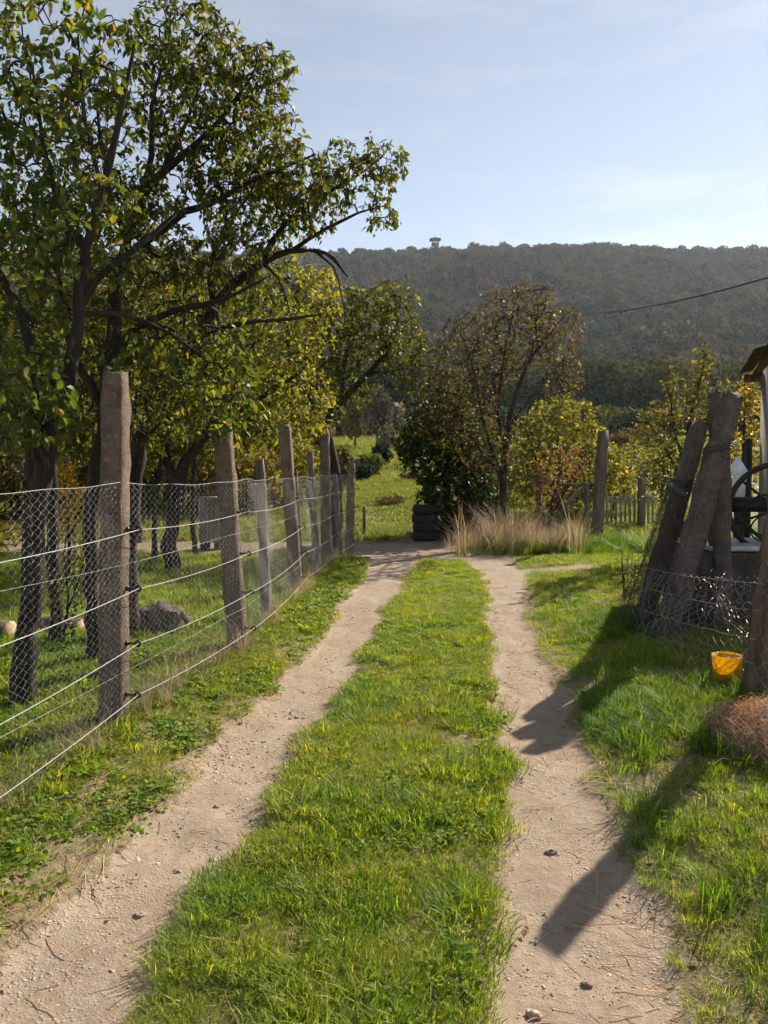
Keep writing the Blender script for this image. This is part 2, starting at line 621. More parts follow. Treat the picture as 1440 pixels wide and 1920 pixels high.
def scatter(name, P, rot, scl, idx, sources, label, cat):
    me = bpy.data.meshes.new(name)
    me.vertices.add(len(P))
    me.vertices.foreach_set('co', np.asarray(P, np.float32).ravel())
    a = me.attributes.new('rot', 'FLOAT_VECTOR', 'POINT')
    a.data.foreach_set('vector', np.asarray(rot, np.float32).ravel())
    a = me.attributes.new('scl', 'FLOAT_VECTOR', 'POINT')
    scl = np.asarray(scl, np.float32)
    if scl.ndim == 1:
        scl = np.repeat(scl[:, None], 3, 1)
    a.data.foreach_set('vector', scl.ravel())
    a = me.attributes.new('idx', 'INT', 'POINT')
    a.data.foreach_set('value', np.asarray(idx, np.int32))
    o = link(name, me)
    ng = bpy.data.node_groups.new(name + ' scatter', 'GeometryNodeTree')
    ng.interface.new_socket('Geometry', in_out='INPUT', socket_type='NodeSocketGeometry')
    ng.interface.new_socket('Geometry', in_out='OUTPUT', socket_type='NodeSocketGeometry')
    gi, go = ng.nodes.new('NodeGroupInput'), ng.nodes.new('NodeGroupOutput')
    iop = ng.nodes.new('GeometryNodeInstanceOnPoints')
    ng.links.new(gi.outputs[0], iop.inputs['Points'])
    jn = ng.nodes.new('GeometryNodeJoinGeometry')
    for s in sources:
        oi = ng.nodes.new('GeometryNodeObjectInfo')
        oi.inputs['Object'].default_value = s
        oi.inputs['As Instance'].default_value = True
        ng.links.new(oi.outputs['Geometry'], jn.inputs[0])
    ng.links.new(jn.outputs[0], iop.inputs['Instance'])
    iop.inputs['Pick Instance'].default_value = True
    for nm, dt, sock in (('idx', 'INT', 'Instance Index'), ('rot', 'FLOAT_VECTOR', 'Rotation'), ('scl', 'FLOAT_VECTOR', 'Scale')):
        na = ng.nodes.new('GeometryNodeInputNamedAttribute')
        na.data_type = dt
        na.inputs['Name'].default_value = nm
        ng.links.new(na.outputs[0], iop.inputs[sock])
    ng.links.new(iop.outputs[0], go.inputs[0])
    md = o.modifiers.new('scatter', 'NODES')
    md.node_group = ng
    tag(o, label, cat, kind='stuff')
    return o


def unit(v):
    return v / (np.linalg.norm(v, axis=-1, keepdims=True) + 1e-9)


LEAF = {
    # u along, v across, w lift ; faces as triangles
    'fine': (np.array([[0, 0, 0], [0.30, 0.36, 0.09], [0.66, 0.34, 0.05], [1, 0, -0.12], [0.66, -0.34, 0.05], [0.30, -0.36, 0.09], [0.48, 0, -0.03]]),
             np.array([[0, 6, 1], [1, 6, 2], [2, 6, 3], [3, 6, 4], [4, 6, 5], [5, 6, 0]])),
    'oval': (np.array([[0, 0, 0], [0.30, 0.25, 0.09], [0.62, 0.24, 0.05], [1, 0, -0.14], [0.62, -0.24, 0.05], [0.30, -0.25, 0.09], [0.48, 0, -0.03]]),
             np.array([[0, 6, 1], [1, 6, 2], [2, 6, 3], [3, 6, 4], [4, 6, 5], [5, 6, 0]])),
    'slim': (np.array([[0, 0, 0], [0.45, 0.25, 0.08], [1, 0, -0.1], [0.45, -0.25, 0.08], [0.5, 0, -0.02]]),
             np.array([[0, 4, 1], [1, 4, 2], [2, 4, 3], [3, 4, 0]])),
    'card': (np.array([[0, 0, 0], [0.5, 0.38, 0.1], [1, 0, -0.1], [0.5, -0.38, 0.1]]),
             np.array([[0, 3, 1], [1, 3, 2]])),
}


def leaves_arrays(P, D, Nrm, L, kind, cols):
    tv, tf = LEAF[kind]
    D = unit(D)
    Sd = unit(np.cross(Nrm, D))
    Nn = np.cross(D, Sd)
    L = np.asarray(L)[:, None, None]
    V = P[:, None, :] + L * (tv[None, :, 0:1] * D[:, None, :] + tv[None, :, 1:2] * Sd[:, None, :] + tv[None, :, 2:3] * Nn[:, None, :])
    k = len(tv)
    F = tf[None] + (np.arange(len(P)) * k)[:, None, None]
    return V.reshape(-1, 3), F.reshape(-1, 3), np.repeat(cols, k, 0)


def palette(rng, n, pal, jit=0.18):
    w = np.array([p[1] for p in pal], float)
    i = rng.choice(len(pal), n, p=w / w.sum())
    c = np.array([p[0] for p in pal], float)[i]
    return np.clip(c * (1 + jit * rng.standard_normal((n, 1))) * (1 + 0.06 * rng.standard_normal((n, 3))), 0.004, 0.9)


def blob_leaf_mesh(name, rng, n, rad, size, pal, kind='card', shell=0.45, lobes=9):
    """a far-off crown: leaf clumps spread through lobes that make an uneven outline"""
    rad = np.asarray(rad, float)
    lc = unit(rng.standard_normal((lobes, 3))) * rng.uniform(0.25, 0.72, (lobes, 1))
    lr = rng.uniform(0.32, 0.55, lobes)
    j = rng.integers(0, lobes, n)
    dr = unit(rng.standard_normal((n, 3)))
    P = (lc[j] + dr * (lr[j] * rng.uniform(shell, 1, n) ** 0.5)[:, None]) * rad + np.array([0, 0, rad[2] * 0.95])
    lobetone = 1 + 0.24 * rng.standard_normal(lobes)
    D = unit(np.cross(dr, rng.standard_normal((n, 3)))) + 0.35 * rng.standard_normal((n, 3))
    Nr = unit(dr + 0.45 * rng.standard_normal((n, 3)))
    V, F, Cc = leaves_arrays(P, D, Nr, size * rng.uniform(0.6, 1.4, n), kind, palette(rng, n, pal) * lobetone[j][:, None])
    return mesh_np(name, V, [F], Cc)


# ------------------------------------------------------------------ the wooded hill
rng = np.random.default_rng(5)
forest_pals = [
    [((0.052, 0.064, 0.022), 3), ((0.042, 0.055, 0.02), 2)],
    [((0.095, 0.085, 0.028), 3), ((0.075, 0.072, 0.025), 2)],
    [((0.115, 0.066, 0.034), 3), ((0.085, 0.058, 0.03), 2)],
    [((0.026, 0.042, 0.018), 3), ((0.034, 0.05, 0.02), 2)],
    [((0.105, 0.09, 0.04), 3), ((0.082, 0.075, 0.034), 2)],
]
fsrc = [source('forest crown', blob_leaf_mesh('forest crown', rng, 620, (4.6, 4.6, 4.8), 1.25, forest_pals[i % 5], 'card', 0.5, 9), M['leaf_far']) for i in range(7)]
nsrc = [source('forest crown', blob_leaf_mesh('forest crown', rng, 1900, (4.4, 4.4, 4.8), .55, forest_pals[(0, 3, 1, 4)[i]], 'card', 0.5, 12), M['leaf_far']) for i in range(4)]
n = 11800
fy = np.sqrt(rng.uniform(118 ** 2, 770 ** 2, n))
fx = rng.uniform(-0.62, 0.62, n) * fy
fz = land(fx, fy)
P = np.stack([fx, fy, fz - 0.8], -1)
rot = np.zeros((n, 3))
rot[:, 2] = rng.uniform(0, 6.28, n)
sc = rng.uniform(0.55, 1.35, n) ** 1.0 * np.where(fy < 330, 1.25, 1.0)
pn = vnoise(fx, fy, 31, 1 / 60) + 0.6 * vnoise(fx, fy, 32, 1 / 18)
idx = np.clip(((pn + 1.2) / 2.4 * 7 + rng.normal(0, 1.3, n)), 0, 6.99).astype(int)
sc3 = np.stack([sc, sc, sc * rng.uniform(0.8, 1.25, n)], -1)
nb = fy < 300
scatter('woods', P[~nb], rot[~nb], sc3[~nb], idx[~nb], fsrc, 'hazy autumn woods covering the whole hillside', 'woods')
scatter('woods', P[nb], rot[nb], sc3[nb], rng.integers(0, 4, int(nb.sum())), nsrc, 'dark belt of taller trees along the foot of the hill', 'woods')

# lookout tower on the ridge
tw = at(816, 462, 690)
tz0 = float(land(tw[0], tw[1])) - 0.5
top = at(816, 450, 690)[2]
tower = empty('lookout_tower', (tw[0], tw[1], tz0), 'small roofed lookout tower on the crest of the wooded hill', 'tower')
for sx in (-1, 1):
    for sy in (-1, 1):
        b = MB()
        b.beam((tw[0] + sx * 2.9, tw[1] + sy * 2.9, tz0), (tw[0] + sx * 2.5, tw[1] + sy * 2.5, top), 0.5, 0.5, (0, 1, 0))
        b.build('leg', M['brown_wood'], tower)
b = MB()
b.box((tw[0], tw[1], top - 4.6), (6, 6, 0.4))
b.build('platform', M['brown_wood'], tower)
b = MB()
for sx, sy, lx, ly in ((0, -3, 6, .2), (0, 3, 6, .2), (-3, 0, .2, 6), (3, 0, .2, 6)):
    b.box((tw[0] + sx, tw[1] + sy, top - 3.6), (lx, ly, 1.5))
b.build('railing', M['brown_wood'], tower)
b = MB()
rr = 5.0
b.add([(tw[0] - rr, tw[1] - rr, top), (tw[0] + rr, tw[1] - rr, top), (tw[0] + rr, tw[1] + rr, top), (tw[0] - rr, tw[1] + rr, top), (tw[0], tw[1], top + 2.6)],
      [[3, 2, 1, 0]], [[0, 1, 4], [1, 2, 4], [2, 3, 4], [3, 0, 4]])
rf = b.build('roof', M['bark'], tower)
b = MB()
b.beam((tw[0], tw[1], top + 2.4), (tw[0], tw[1], top + 4.2), 0.18, 0.18, (0, 1, 0))
b.build('finial', M['iron'], rf)


# ------------------------------------------------------------------ trees
def catmull(P, step):
    P = np.asarray(P, float)
    if len(P) == 2:
        P = np.vstack([P[0], P.mean(0), P[1]])
    Q = np.vstack([2 * P[0] - P[1], P, 2 * P[-1] - P[-2]])
    out = []
    for i in range(1, len(Q) - 2):
        L = np.linalg.norm(Q[i + 1, :3] - Q[i, :3])
        k = max(2, int(L / step))
        t = (np.arange(k) / k)[:, None]
        p0, p1, p2, p3 = Q[i - 1], Q[i], Q[i + 1], Q[i + 2]
        out.append(0.5 * (2 * p1 + (p2 - p0) * t + (2 * p0 - 5 * p1 + 4 * p2 - p3) * t ** 2 + (3 * p1 - p0 - 3 * p2 + p3) * t ** 3))
    out.append(Q[-2:-1])
    return np.vstack(out)


def sample_blobs(rng, blobs, n, shell=0.35):
    w = np.array([b[2] if len(b) > 2 else b[1][0] * b[1][1] * b[1][2] for b in blobs], float)
    k = rng.choice(len(blobs), n, p=w / w.sum())
    d = unit(rng.standard_normal((n, 3)))
    r = rng.uniform(shell ** 3, 1, n) ** (1 / 3)
    c = np.array([b[0] for b in blobs])[k]
    a = np.array([b[1] for b in blobs])[k]
    return c + d * r[:, None] * a


def make_tree(name, label, cat, base, limbs, blobs, n_attr, leaf_len, n_leaf, pal, seed, group=None, bark='bark', kind='slim',
              leaf='leaf', step=0.12, r_tip=0.0028, droop=0.35, wiggle=0.16, bare=0.0, leaf_scatter=1.0, sides=3, max_d=3.0, crown_name='crown', hook=.18):
    rng = np.random.default_rng(seed)
    root = empty(name, base, label, cat, group)
    cap = 60000
    pos = np.zeros((cap, 3))
    par = -np.ones(cap, int)
    rad = np.zeros(cap)
    nn = 0
    trunk = MB()
    limb_nodes = 0
    for li, lb in enumerate(limbs):
        A = np.array([[*p[0], p[1]] for p in lb], float)
        A = catmull(A, step)
        A[1:-1, :3] += rng.normal(0, 0.06, (len(A) - 2, 3)) * A[1:-1, 3:4] * 3
        A[:, 3] = np.clip(A[:, 3], 0.004, None) * (1 + 0.07 * rng.standard_normal(len(A)))
        if li == 0:
            A[0, 3] *= 1.2
            A[1, 3] *= 1.12
        trunk.tube(A[:, :3], A[:, 3], 9 if A[0, 3] > 0.05 else 6)
        start = nn
        p0 = -1
        if li and nn:
            p0 = int(np.argmin(((pos[:nn] - A[0, :3]) ** 2).sum(1)))
        pos[nn:nn + len(A)] = A[:, :3]
        rad[nn:nn + len(A)] = A[:, 3]
        par[nn:nn + len(A)] = np.arange(nn - 1, nn + len(A) - 1)
        par[start] = p0
        nn += len(A)
    limb_nodes = nn
    # twigs reach from the nearest wood to points spread through the crown
    T = sample_blobs(rng, blobs, n_attr)
    lo = int(limb_nodes * 0.0)
    hmin = pos[:limb_nodes, 2].min() + 0.25 * (T[:, 2].max() - pos[:limb_nodes, 2].min())
    allow = np.ones(cap, bool)
    allow[:limb_nodes] = (pos[:limb_nodes, 2] > min(hmin, T[:, 2].min() + 0.3)) | (np.arange(limb_nodes) > 0.15 * limb_nodes)
    d0 = np.array([((pos[:limb_nodes] - t) ** 2).sum(1).min() for t in T])
    order = np.argsort(d0)
    chains = []
    for ti in order:
        t = T[ti]
        dd = ((pos[:nn] - t) ** 2).sum(1)
        dd[~allow[:nn]] = 1e9
        k = int(np.argmin(dd))
        d = math.sqrt(dd[k])
        if d < step * 0.6 or d > max_d:
            continue
        p0 = pos[k]
        pd = unit(p0 - pos[par[k]]) if par[k] >= 0 else np.array([0, 0, 1.0])
        m = max(2, int(math.ceil(d / step)))
        s = np.linspace(0, 1, m + 1)[1:, None]
        c1 = p0 + pd * d * 0.3 + rng.normal(0, wiggle * d * 0.5, 3) + np.array([0, 0, 0.12 * d])
        c2 = t + np.array([0, 0, hook * d]) - (unit(t - p0) * .25 * d if hook < 0 else 0) + rng.normal(0, wiggle * d * 0.5, 3)
        B = (1 - s) ** 3 * p0 + 3 * (1 - s) ** 2 * s * c1 + 3 * (1 - s) * s ** 2 * c2 + s ** 3 * t
        B[:-1] += rng.normal(0, 0.012 * wiggle * 6, (m - 1, 3)) * min(1, d)
        if nn + m >= cap:
            break
        pos[nn:nn + m] = B
        par[nn] = k
        par[nn + 1:nn + m] = np.arange(nn, nn + m - 1)
        chains.append((k, nn, nn + m))
        nn += m
    # pipe model for the thickness of the twigs
    cnt = np.zeros(nn)
    has = np.zeros(nn, bool)
    for k, a, b in chains:
        cnt[b - 1] += 1
    for i in range(nn - 1, limb_nodes - 1, -1):
        if par[i] >= 0:
            cnt[par[i]] += cnt[i]
    br = MB()
    for k, a, b in chains:
        idxs = [k] + list(range(a, b))
        r = r_tip * np.maximum(cnt[a:b], 1) ** 0.42
        r = np.concatenate([[r[0]], r])
        if k < limb_nodes:
            r = np.minimum(r, rad[k] * 0.85)
        r[-1] *= 0.5
        br.tube(pos[idxs], r, sides, cap=False)
    trunk.build('trunk', M[bark], root, True)
    if chains:
        br.build('branches', M[bark], root, True)['kind'] = 'stuff'
    # leaves along the thin wood
    LP, LD = [], []
    for k, a, b in chains:
        if rng.random() < bare:
            continue
        m = n_leaf if n_leaf >= 1 else 1
        u = rng.uniform(0.15, 1, m) ** 0.7 * (b - a - 1)
        i0 = np.clip(u.astype(int), 0, b - a - 1)
        pts = pos[a + i0]
        nxt = pos[np.minimum(a + i0 + 1, b - 1)]
        pts = pts + (nxt - pts) * (u - i0)[:, None]
        LP.append(pts + rng.normal(0, leaf_len * 0.35 * leaf_scatter, (m, 3)))
        tang = pos[b - 1] - (pos[b - 2] if b - a > 1 else pos[k])
        LD.append(np.repeat(unit(tang)[None], m, 0))
    if LP:
        LP, LD = np.vstack(LP), np.vstack(LD)
        q = len(LP)
        D = LD * 0.5 + unit(rng.standard_normal((q, 3))) * 0.9 + np.array([0, 0, -droop])
        Nr = unit(rng.standard_normal((q, 3)) * 0.9 + np.array([0, 0, 0.75]))
        V, F, Cc = leaves_arrays(LP, D, Nr, leaf_len * rng.uniform(0.45, 1.3, q), kind, palette(rng, q, pal))
        o = link(crown_name, mesh_np(crown_name, V, [F], Cc), M[leaf], root)
        o['kind'] = 'stuff'
    return root


def px_blob(px, py, d, rx, ry, depth, w=None):
    """an ellipsoid of crown seen around a photo point, radii given in photo pixels, depth in metres"""
    k = d / FPX
    c = at(px, py, d)
    r = (rx * k, depth, ry * k)
    return (c, r, w) if w else (c, r)


def limb(d, pts):
    out = []
    for p in pts:
        dd = p[3] if len(p) > 3 else d
        out.append((at(p[0], p[1], dd), p[2]))
    return out


GREEN = [((0.065, 0.09, 0.022), 5), ((0.10, 0.125, 0.025), 4), ((0.17, 0.165, 0.03), 2), ((0.25, 0.16, 0.03), 0.25), ((0.04, 0.06, 0.02), 3)]
YGREEN = [((0.13, 0.155, 0.03), 4), ((0.21, 0.20, 0.035), 3.5), ((0.28, 0.24, 0.04), 1.2), ((0.08, 0.105, 0.024), 2.5), ((0.33, 0.20, 0.03), 0.12)]
BIGLEAF = [((0.06, 0.095, 0.025), 5), ((0.09, 0.13, 0.03), 4), ((0.16, 0.17, 0.035), 2), ((0.40, 0.22, 0.03), 0.12)]
DARKG = [((0.022, 0.042, 0.018), 5), ((0.03, 0.055, 0.02), 3), ((0.05, 0.075, 0.025), 1)]

# leafy tree just behind the fence, trunk at the picture's edge
b0 = gp(40, 1338)
make_tree('orchard_tree', 'slender tree with large oval leaves just behind the fence, its trunk leftmost and nearest', 'tree', b0,
          [limb(4.75, [(38, 1342, .07), (55, 1150, .067), (70, 1000, .065), (76, 900, .064), (96, 800, .055), (130, 720, .046), (146, 600, .038), (150, 540, .034), (170, 430, .028), (200, 330, .022), (228, 200, .016), (255, 70, .008)]),
           limb(4.75, [(80, 880, .05), (68, 820, .042), (70, 740, .036), (55, 640, .030), (15, 540, .024), (-50, 430, .015)]),
           limb(4.75, [(148, 580, .026), (185, 520, .022), (250, 470, .017), (330, 400, .010)]),
           limb(4.75, [(160, 470, .022), (110, 380, .017), (80, 260, .013), (60, 120, .007)]),
           limb(4.75, [(190, 350, .016), (160, 230, .012), (150, 110, .007)]),
           [(at(148, 590, 4.75), .02), (at(230, 590, 4.95), .016), (at(320, 625, 5.2), .012), (at(390, 680, 5.4), .006)]],
          [px_blob(50, 745, 4.5, 100, 110, .35, .22), px_blob(20, 530, 4.7, 120, 120, .5, .13), px_blob(150, 420, 4.8, 130, 110, .5, .11), px_blob(60, 260, 4.7, 120, 130, .5, .15),
           px_blob(120, 90, 4.7, 150, 110, .5, .2), px_blob(-120, 350, 4.7, 130, 330, .5, .14), px_blob(405, 735, 5.4, 75, 95, .25, .13), px_blob(300, 690, 5.3, 80, 70, .25, .08), px_blob(440, 650, 5.4, 40, 50, .2, .04)],
          1300, .070, 8, BIGLEAF, 11, kind='oval', bark='bark', r_tip=.0026, droop=.6, bare=.35)

# fruit tree with the upright trunk and dome-shaped crown
b0 = gp(180, 1250)
make_tree('orchard_tree', 'fruit tree with a tall dome of small leaves right behind the nearest concrete post', 'tree', b0,
          [limb(5.9, [(180, 1252, .068), (174, 1130, .062), (170, 1000, .058), (180, 900, .056), (196, 780, .054), (205, 680, .052), (212, 600, .046), (218, 520, .04), (240, 450, .034), (266, 370, .028), (284, 290, .022), (284, 200, .015), (310, 100, .008)]),
           limb(5.9, [(262, 372, .030), (320, 310, .026), (380, 258, .02), (440, 190, .014), (480, 130, .007)]),
           limb(6.1, [(216, 530, .04), (244, 477, .036), (309, 428, .032), (345, 394, .028), (395, 384, .024), (450, 350, .018), (520, 320, .012), (590, 290, .007)]),
           limb(5.9, [(205, 680, .045), (250, 620, .034), (320, 585, .026), (420, 560, .018), (500, 520, .009)]),
           limb(5.9, [(196, 770, .04), (150, 690, .03), (120, 600, .024), (110, 480, .018), (90, 380, .010)]),
           limb(5.9, [(240, 455, .03), (205, 360, .024), (190, 260, .016), (180, 180, .008)]),
           limb(5.9, [(300, 330, .02), (350, 230, .014), (390, 120, .007)])],
          [px_blob(400, 190, 6.0, 130, 130, .7, .5), px_blob(350, 90, 6.0, 110, 75, .6, .22), px_blob(470, 270, 6.1, 105, 95, .6, .3), px_blob(500, 150, 6.0, 60, 50, .4, .1),
           px_blob(230, 270, 6.0, 150, 150, .7, .35), px_blob(130, 480, 5.9, 150, 150, .6, .3), px_blob(330, 430, 6.1, 170, 110, .6, .35), px_blob(540, 330, 6.1, 80, 60, .4, .13),
           px_blob(400, 700, 5.8, 75, 90, .35, .12), px_blob(260, 660, 5.9, 120, 60, .4, .14), px_blob(310, 770, 6.0, 90, 70, .4, .1), px_blob(110, 770, 6.0, 110, 80, .4, .12), px_blob(60, 330, 6.0, 110, 170, .6, .2)],
          3600, .060, 12, GREEN, 12, kind='slim', r_tip=.003, droop=.75, bare=.3)

# tree with the heavy arching limb
b0 = gp(240, 1190)
make_tree('orchard_tree', 'dark fruit tree with one heavy limb arching out over the fence towards the lane', 'tree', b0,
          [limb(6.8, [(240, 1192, .08), (242, 1080, .072), (246, 960, .068), (256, 860, .068), (285, 765, .066), (330, 700, .06), (372, 635, .055), (402, 580, .048), (440, 532, .042), (490, 492, .035), (545, 472, .027), (590, 470, .02), (625, 485, .016), (652, 520, .007)]),
           limb(6.8, [(492, 490, .03), (530, 425, .024), (590, 375, .018), (660, 335, .012), (715, 295, .008), (735, 262, .005)]),
           limb(6.8, [(545, 472, .022), (610, 430, .016), (670, 400, .011), (725, 385, .006)]),
           limb(6.8, [(402, 580, .03), (395, 500, .024), (420, 430, .018), (470, 360, .012), (500, 290, .007)]),
           limb(6.8, [(372, 635, .03), (440, 610, .022), (520, 600, .015), (600, 590, .008)]),
           limb(6.8, [(590, 470, .014), (625, 500, .010), (640, 550, .006), (648, 600, .003)]),
           limb(6.8, [(490, 492, .02), (520, 520, .012), (540, 570, .007), (548, 620, .003)])],
          [px_blob(660, 330, 6.8, 85, 62, .4, .16), px_blob(720, 300, 6.8, 48, 38, .25, .05), px_blob(715, 395, 6.8, 35, 35, .25, .035), px_blob(570, 390, 6.8, 75, 60, .45, .14), px_blob(480, 390, 6.8, 100, 90, .5, .2),
           px_blob(430, 560, 7.0, 120, 60, .5, .12), px_blob(350, 520, 6.9, 110, 90, .5, .16)],
          1350, .061, 11, GREEN, 13, kind='slim', r_tip=.0028, droop=.75, bare=.3)

# trees further back in the garden
make_tree('orchard_tree', 'yellowing fruit tree with a forked trunk in the middle of the garden', 'tree', gp(330, 1075),
          [limb(11.2, [(325, 1078, .12), (322, 1000, .11), (330, 925, .10), (350, 870, .085), (400, 790, .07), (450, 700, .05), (500, 600, .03), (540, 520, .012)]),
           limb(11.2, [(330, 925, .08), (312, 860, .07), (316, 780, .055), (330, 680, .04), (350, 580, .02)]),
           limb(11.2, [(400, 790, .05), (480, 750, .04), (560, 700, .02), (610, 640, .01)])],
          [px_blob(520, 590, 11.2, 115, 120, 1.1, .5), px_blob(430, 700, 11, 110, 110, 1.0, .35), px_blob(560, 750, 11.2, 70, 85, .8, .2), px_blob(340, 600, 11.2, 110, 130, 1, .4), px_blob(600, 560, 11.2, 45, 60, .6, .1), px_blob(340, 780, 11.2, 90, 70, .8, .2)],
          1900, .088, 11, YGREEN, 14, bare=.2, step=.2, r_tip=.004)
make_tree('orchard_tree', 'olive green fruit tree at the end of the fence, leaning over the lane', 'tree', gp(628, 1030),
          [limb(15, [(630, 1030, .13), (632, 940, .12), (624, 870, .11), (608, 800, .10), (640, 750, .075), (690, 700, .055), (735, 640, .035), (752, 560, .015)]),
           limb(15, [(608, 800, .07), (575, 730, .055), (560, 640, .03), (570, 560, .012)]),
           limb(15, [(640, 750, .05), (650, 660, .035), (665, 580, .015)]),
           limb(15, [(690, 700, .03), (760, 690, .02), (790, 650, .01)])],
          [px_blob(690, 610, 15, 85, 75, 1.2, .5), px_blob(740, 560, 15, 45, 40, .7, .1), px_blob(755, 650, 15, 50, 65, .9, .22), px_blob(600, 640, 15, 80, 90, 1.1, .35), px_blob(590, 760, 15, 60, 60, .8, .15), px_blob(650, 720, 15, 70, 45, .8, .12), px_blob(775, 720, 15, 30, 30, .5, .05)],
          1500, .10, 12, [((0.06, 0.08, 0.025), 4), ((0.10, 0.11, 0.03), 3), ((0.16, 0.15, 0.04), 1), ((0.045, 0.06, 0.025), 3)], 15, step=.25, r_tip=.005)
make_tree('orchard_tree', 'shady tree deep in the garden behind the two nearest trunks', 'tree', gp(60, 1080),
          [limb(11, [(60, 1080, .12), (70, 950, .11), (60, 820, .09), (90, 700, .06), (110, 560, .03), (120, 450, .012)]),
           limb(11, [(60, 820, .06), (10, 720, .045), (-40, 600, .02)]), limb(11, [(75, 780, .05), (180, 700, .04), (260, 620, .02)])],
          [px_blob(80, 560, 11, 150, 170, 1.2, .5), px_blob(-60, 640, 11, 130, 170, 1.2, .4), px_blob(230, 620, 11, 110, 140, 1.1, .4), px_blob(100, 780, 11, 170, 80, 1, .4), px_blob(230, 830, 11, 120, 50, .8, .15)],
          2000, .09, 12, GREEN, 16, bare=.15, step=.2, r_tip=.004)
make_tree('orchard_tree', 'leafy tree at the back of the garden behind the pale barrel', 'tree', gp(250, 1020),
          [limb(16, [(250, 1022, .14), (255, 940, .12), (262, 850, .10), (250, 740, .07), (260, 620, .03)]),
           limb(16, [(262, 850, .08), (340, 790, .06), (430, 730, .03)]), limb(16, [(258, 800, .06), (180, 730, .04), (120, 650, .02)])],
          [px_blob(270, 680, 16, 170, 150, 1.8, .6), px_blob(450, 760, 16, 110, 100, 1.5, .35), px_blob(120, 740, 16, 120, 110, 1.6, .35), px_blob(300, 840, 16, 200, 45, 1.2, .2)],
          1500, .13, 13, [((0.09, 0.115, 0.026), 4), ((0.15, 0.155, 0.03), 3), ((0.06, 0.08, 0.022), 3)], 17, step=.3, r_tip=.006)
# thin young trunks standing in the garden
for i, (px, py, tx, ty, r, lab) in enumerate([
        (110, 1212, 98, 870, .058, 'thin dark trunk wrapped in climbing leaves behind the fence'),
        (368, 1042, 362, 905, .05, 'thin straight trunk beside the pale barrel'),
        (290, 1052, 300, 880, .05, 'thin trunk far back in the garden, left of the forked tree')]):
    bb = gp(px, py)
    d = bb[1]
    make_tree('young_tree', lab, 'tree', bb, [limb(d, [(px, py, r), ((px + tx) / 2 - 4, (py + ty) / 2, r * .9), (tx, ty, r * .8), (tx + 8, ty - 120, r * .5), (tx - 10, ty - 260, r * .25)])],
              [px_blob(tx, ty - 190, d, 75, 110, .5)], 130, .08, 9, GREEN, 40 + i, r_tip=.003)
# leaves climbing on the thin trunk and the yellow shrub behind it
make_tree('yellow_shrub', 'golden yellow shrub glowing between the dark trunks behind the fence', 'shrub', gp(125, 1100),
          [limb(9.9, [(128, 1100, .03), (130, 1010, .022), (122, 930, .015), (118, 880, .006)]), limb(9.9, [(130, 1010, .015), (150, 960, .01), (158, 920, .005)])],
          [px_blob(122, 935, 9.9, 42, 70, .35, .5), px_blob(150, 1000, 9.9, 30, 60, .3, .2), px_blob(10, 1000, 10.5, 50, 30, .3, .2)], 230, .07, 9,
          [((0.52, 0.33, 0.03), 4), ((0.40, 0.28, 0.03), 3), ((0.22, 0.19, 0.03), 1)], 21, max_d=1.5)
make_tree('climbing_plant', 'straggling leafy creeper at the foot of the thin dark trunk', 'plant', gp(112, 1215),
          [limb(6.45, [(118, 1215, .012), (128, 1120, .01), (120, 1040, .008), (135, 960, .004)]), limb(6.45, [(122, 1160, .008), (150, 1080, .006), (160, 1030, .003)])],
          [px_blob(125, 1120, 6.4, 32, 90, .15, .5), px_blob(140, 1040, 6.4, 28, 45, .12, .3)], 90, .06, 6, [((0.09, 0.12, 0.03), 3), ((0.20, 0.17, 0.04), 1.5), ((0.14, 0.10, 0.05), 1)], 22)

# hedge of bushes closing the garden
hedge_pal = [[((0.05, 0.06, 0.03), 3), ((0.10, 0.085, 0.045), 2), ((0.14, 0.10, 0.06), 1)], YGREEN, GREEN, [((0.16, 0.12, 0.05), 3), ((0.22, 0.17, 0.04), 2), ((0.07, 0.08, 0.03), 2)]]
for i, (px, d, w, h, pi, lab) in enumerate([
        (-60, 20, 190, 150, 0, 'brownish bush at the garden end, furthest from the lane'),
        (90, 21, 120, 130, 3, 'tawny bush at the garden end behind the shady tree'),
        (215, 22, 110, 125, 2, 'green bush at the garden end behind the nearest concrete post'),
        (330, 23, 100, 110, 0, 'dull brown-green bush at the garden end behind the forked tree'),
        (440, 22, 90, 105, 3, 'rust-toned bush at the garden end above the pale barrel'),
        (535, 24, 80, 100, 1, 'yellow-green bush at the garden end seen between the fence posts')]):
    c = at(px, 960, d)
    z0 = float(land(c[0], d))
    k = d / FPX
    bx = (c[0], d, z0)
    make_tree('garden_bush', lab, 'bush', bx, [[((c[0], d, z0), .06), ((c[0] + .1, d, z0 + h * k * .5), .05), ((c[0] - .1, d, z0 + h * k), .02)],
                                              [((c[0], d, z0 + .1), .05), ((c[0] + w * k * .6, d, z0 + h * k * .7), .02)], [((c[0], d, z0 + .1), .05), ((c[0] - w * k * .6, d, z0 + h * k * .7), .02)]],
              [((c[0], d, z0 + h * k * .55), (w * k * 1.1, 1.2, h * k * .8))], 430, .19, 13, hedge_pal[pi], 50 + i, group='bushes along the end of the garden', step=.3, r_tip=.006)

OL_ = [((0.11, 0.12, 0.035), 4), ((0.16, 0.155, 0.045), 2.5), ((0.075, 0.085, 0.03), 3)]
YG_ = [((0.15, 0.155, 0.035), 4), ((0.22, 0.19, 0.04), 2.5), ((0.09, 0.105, 0.03), 3)]
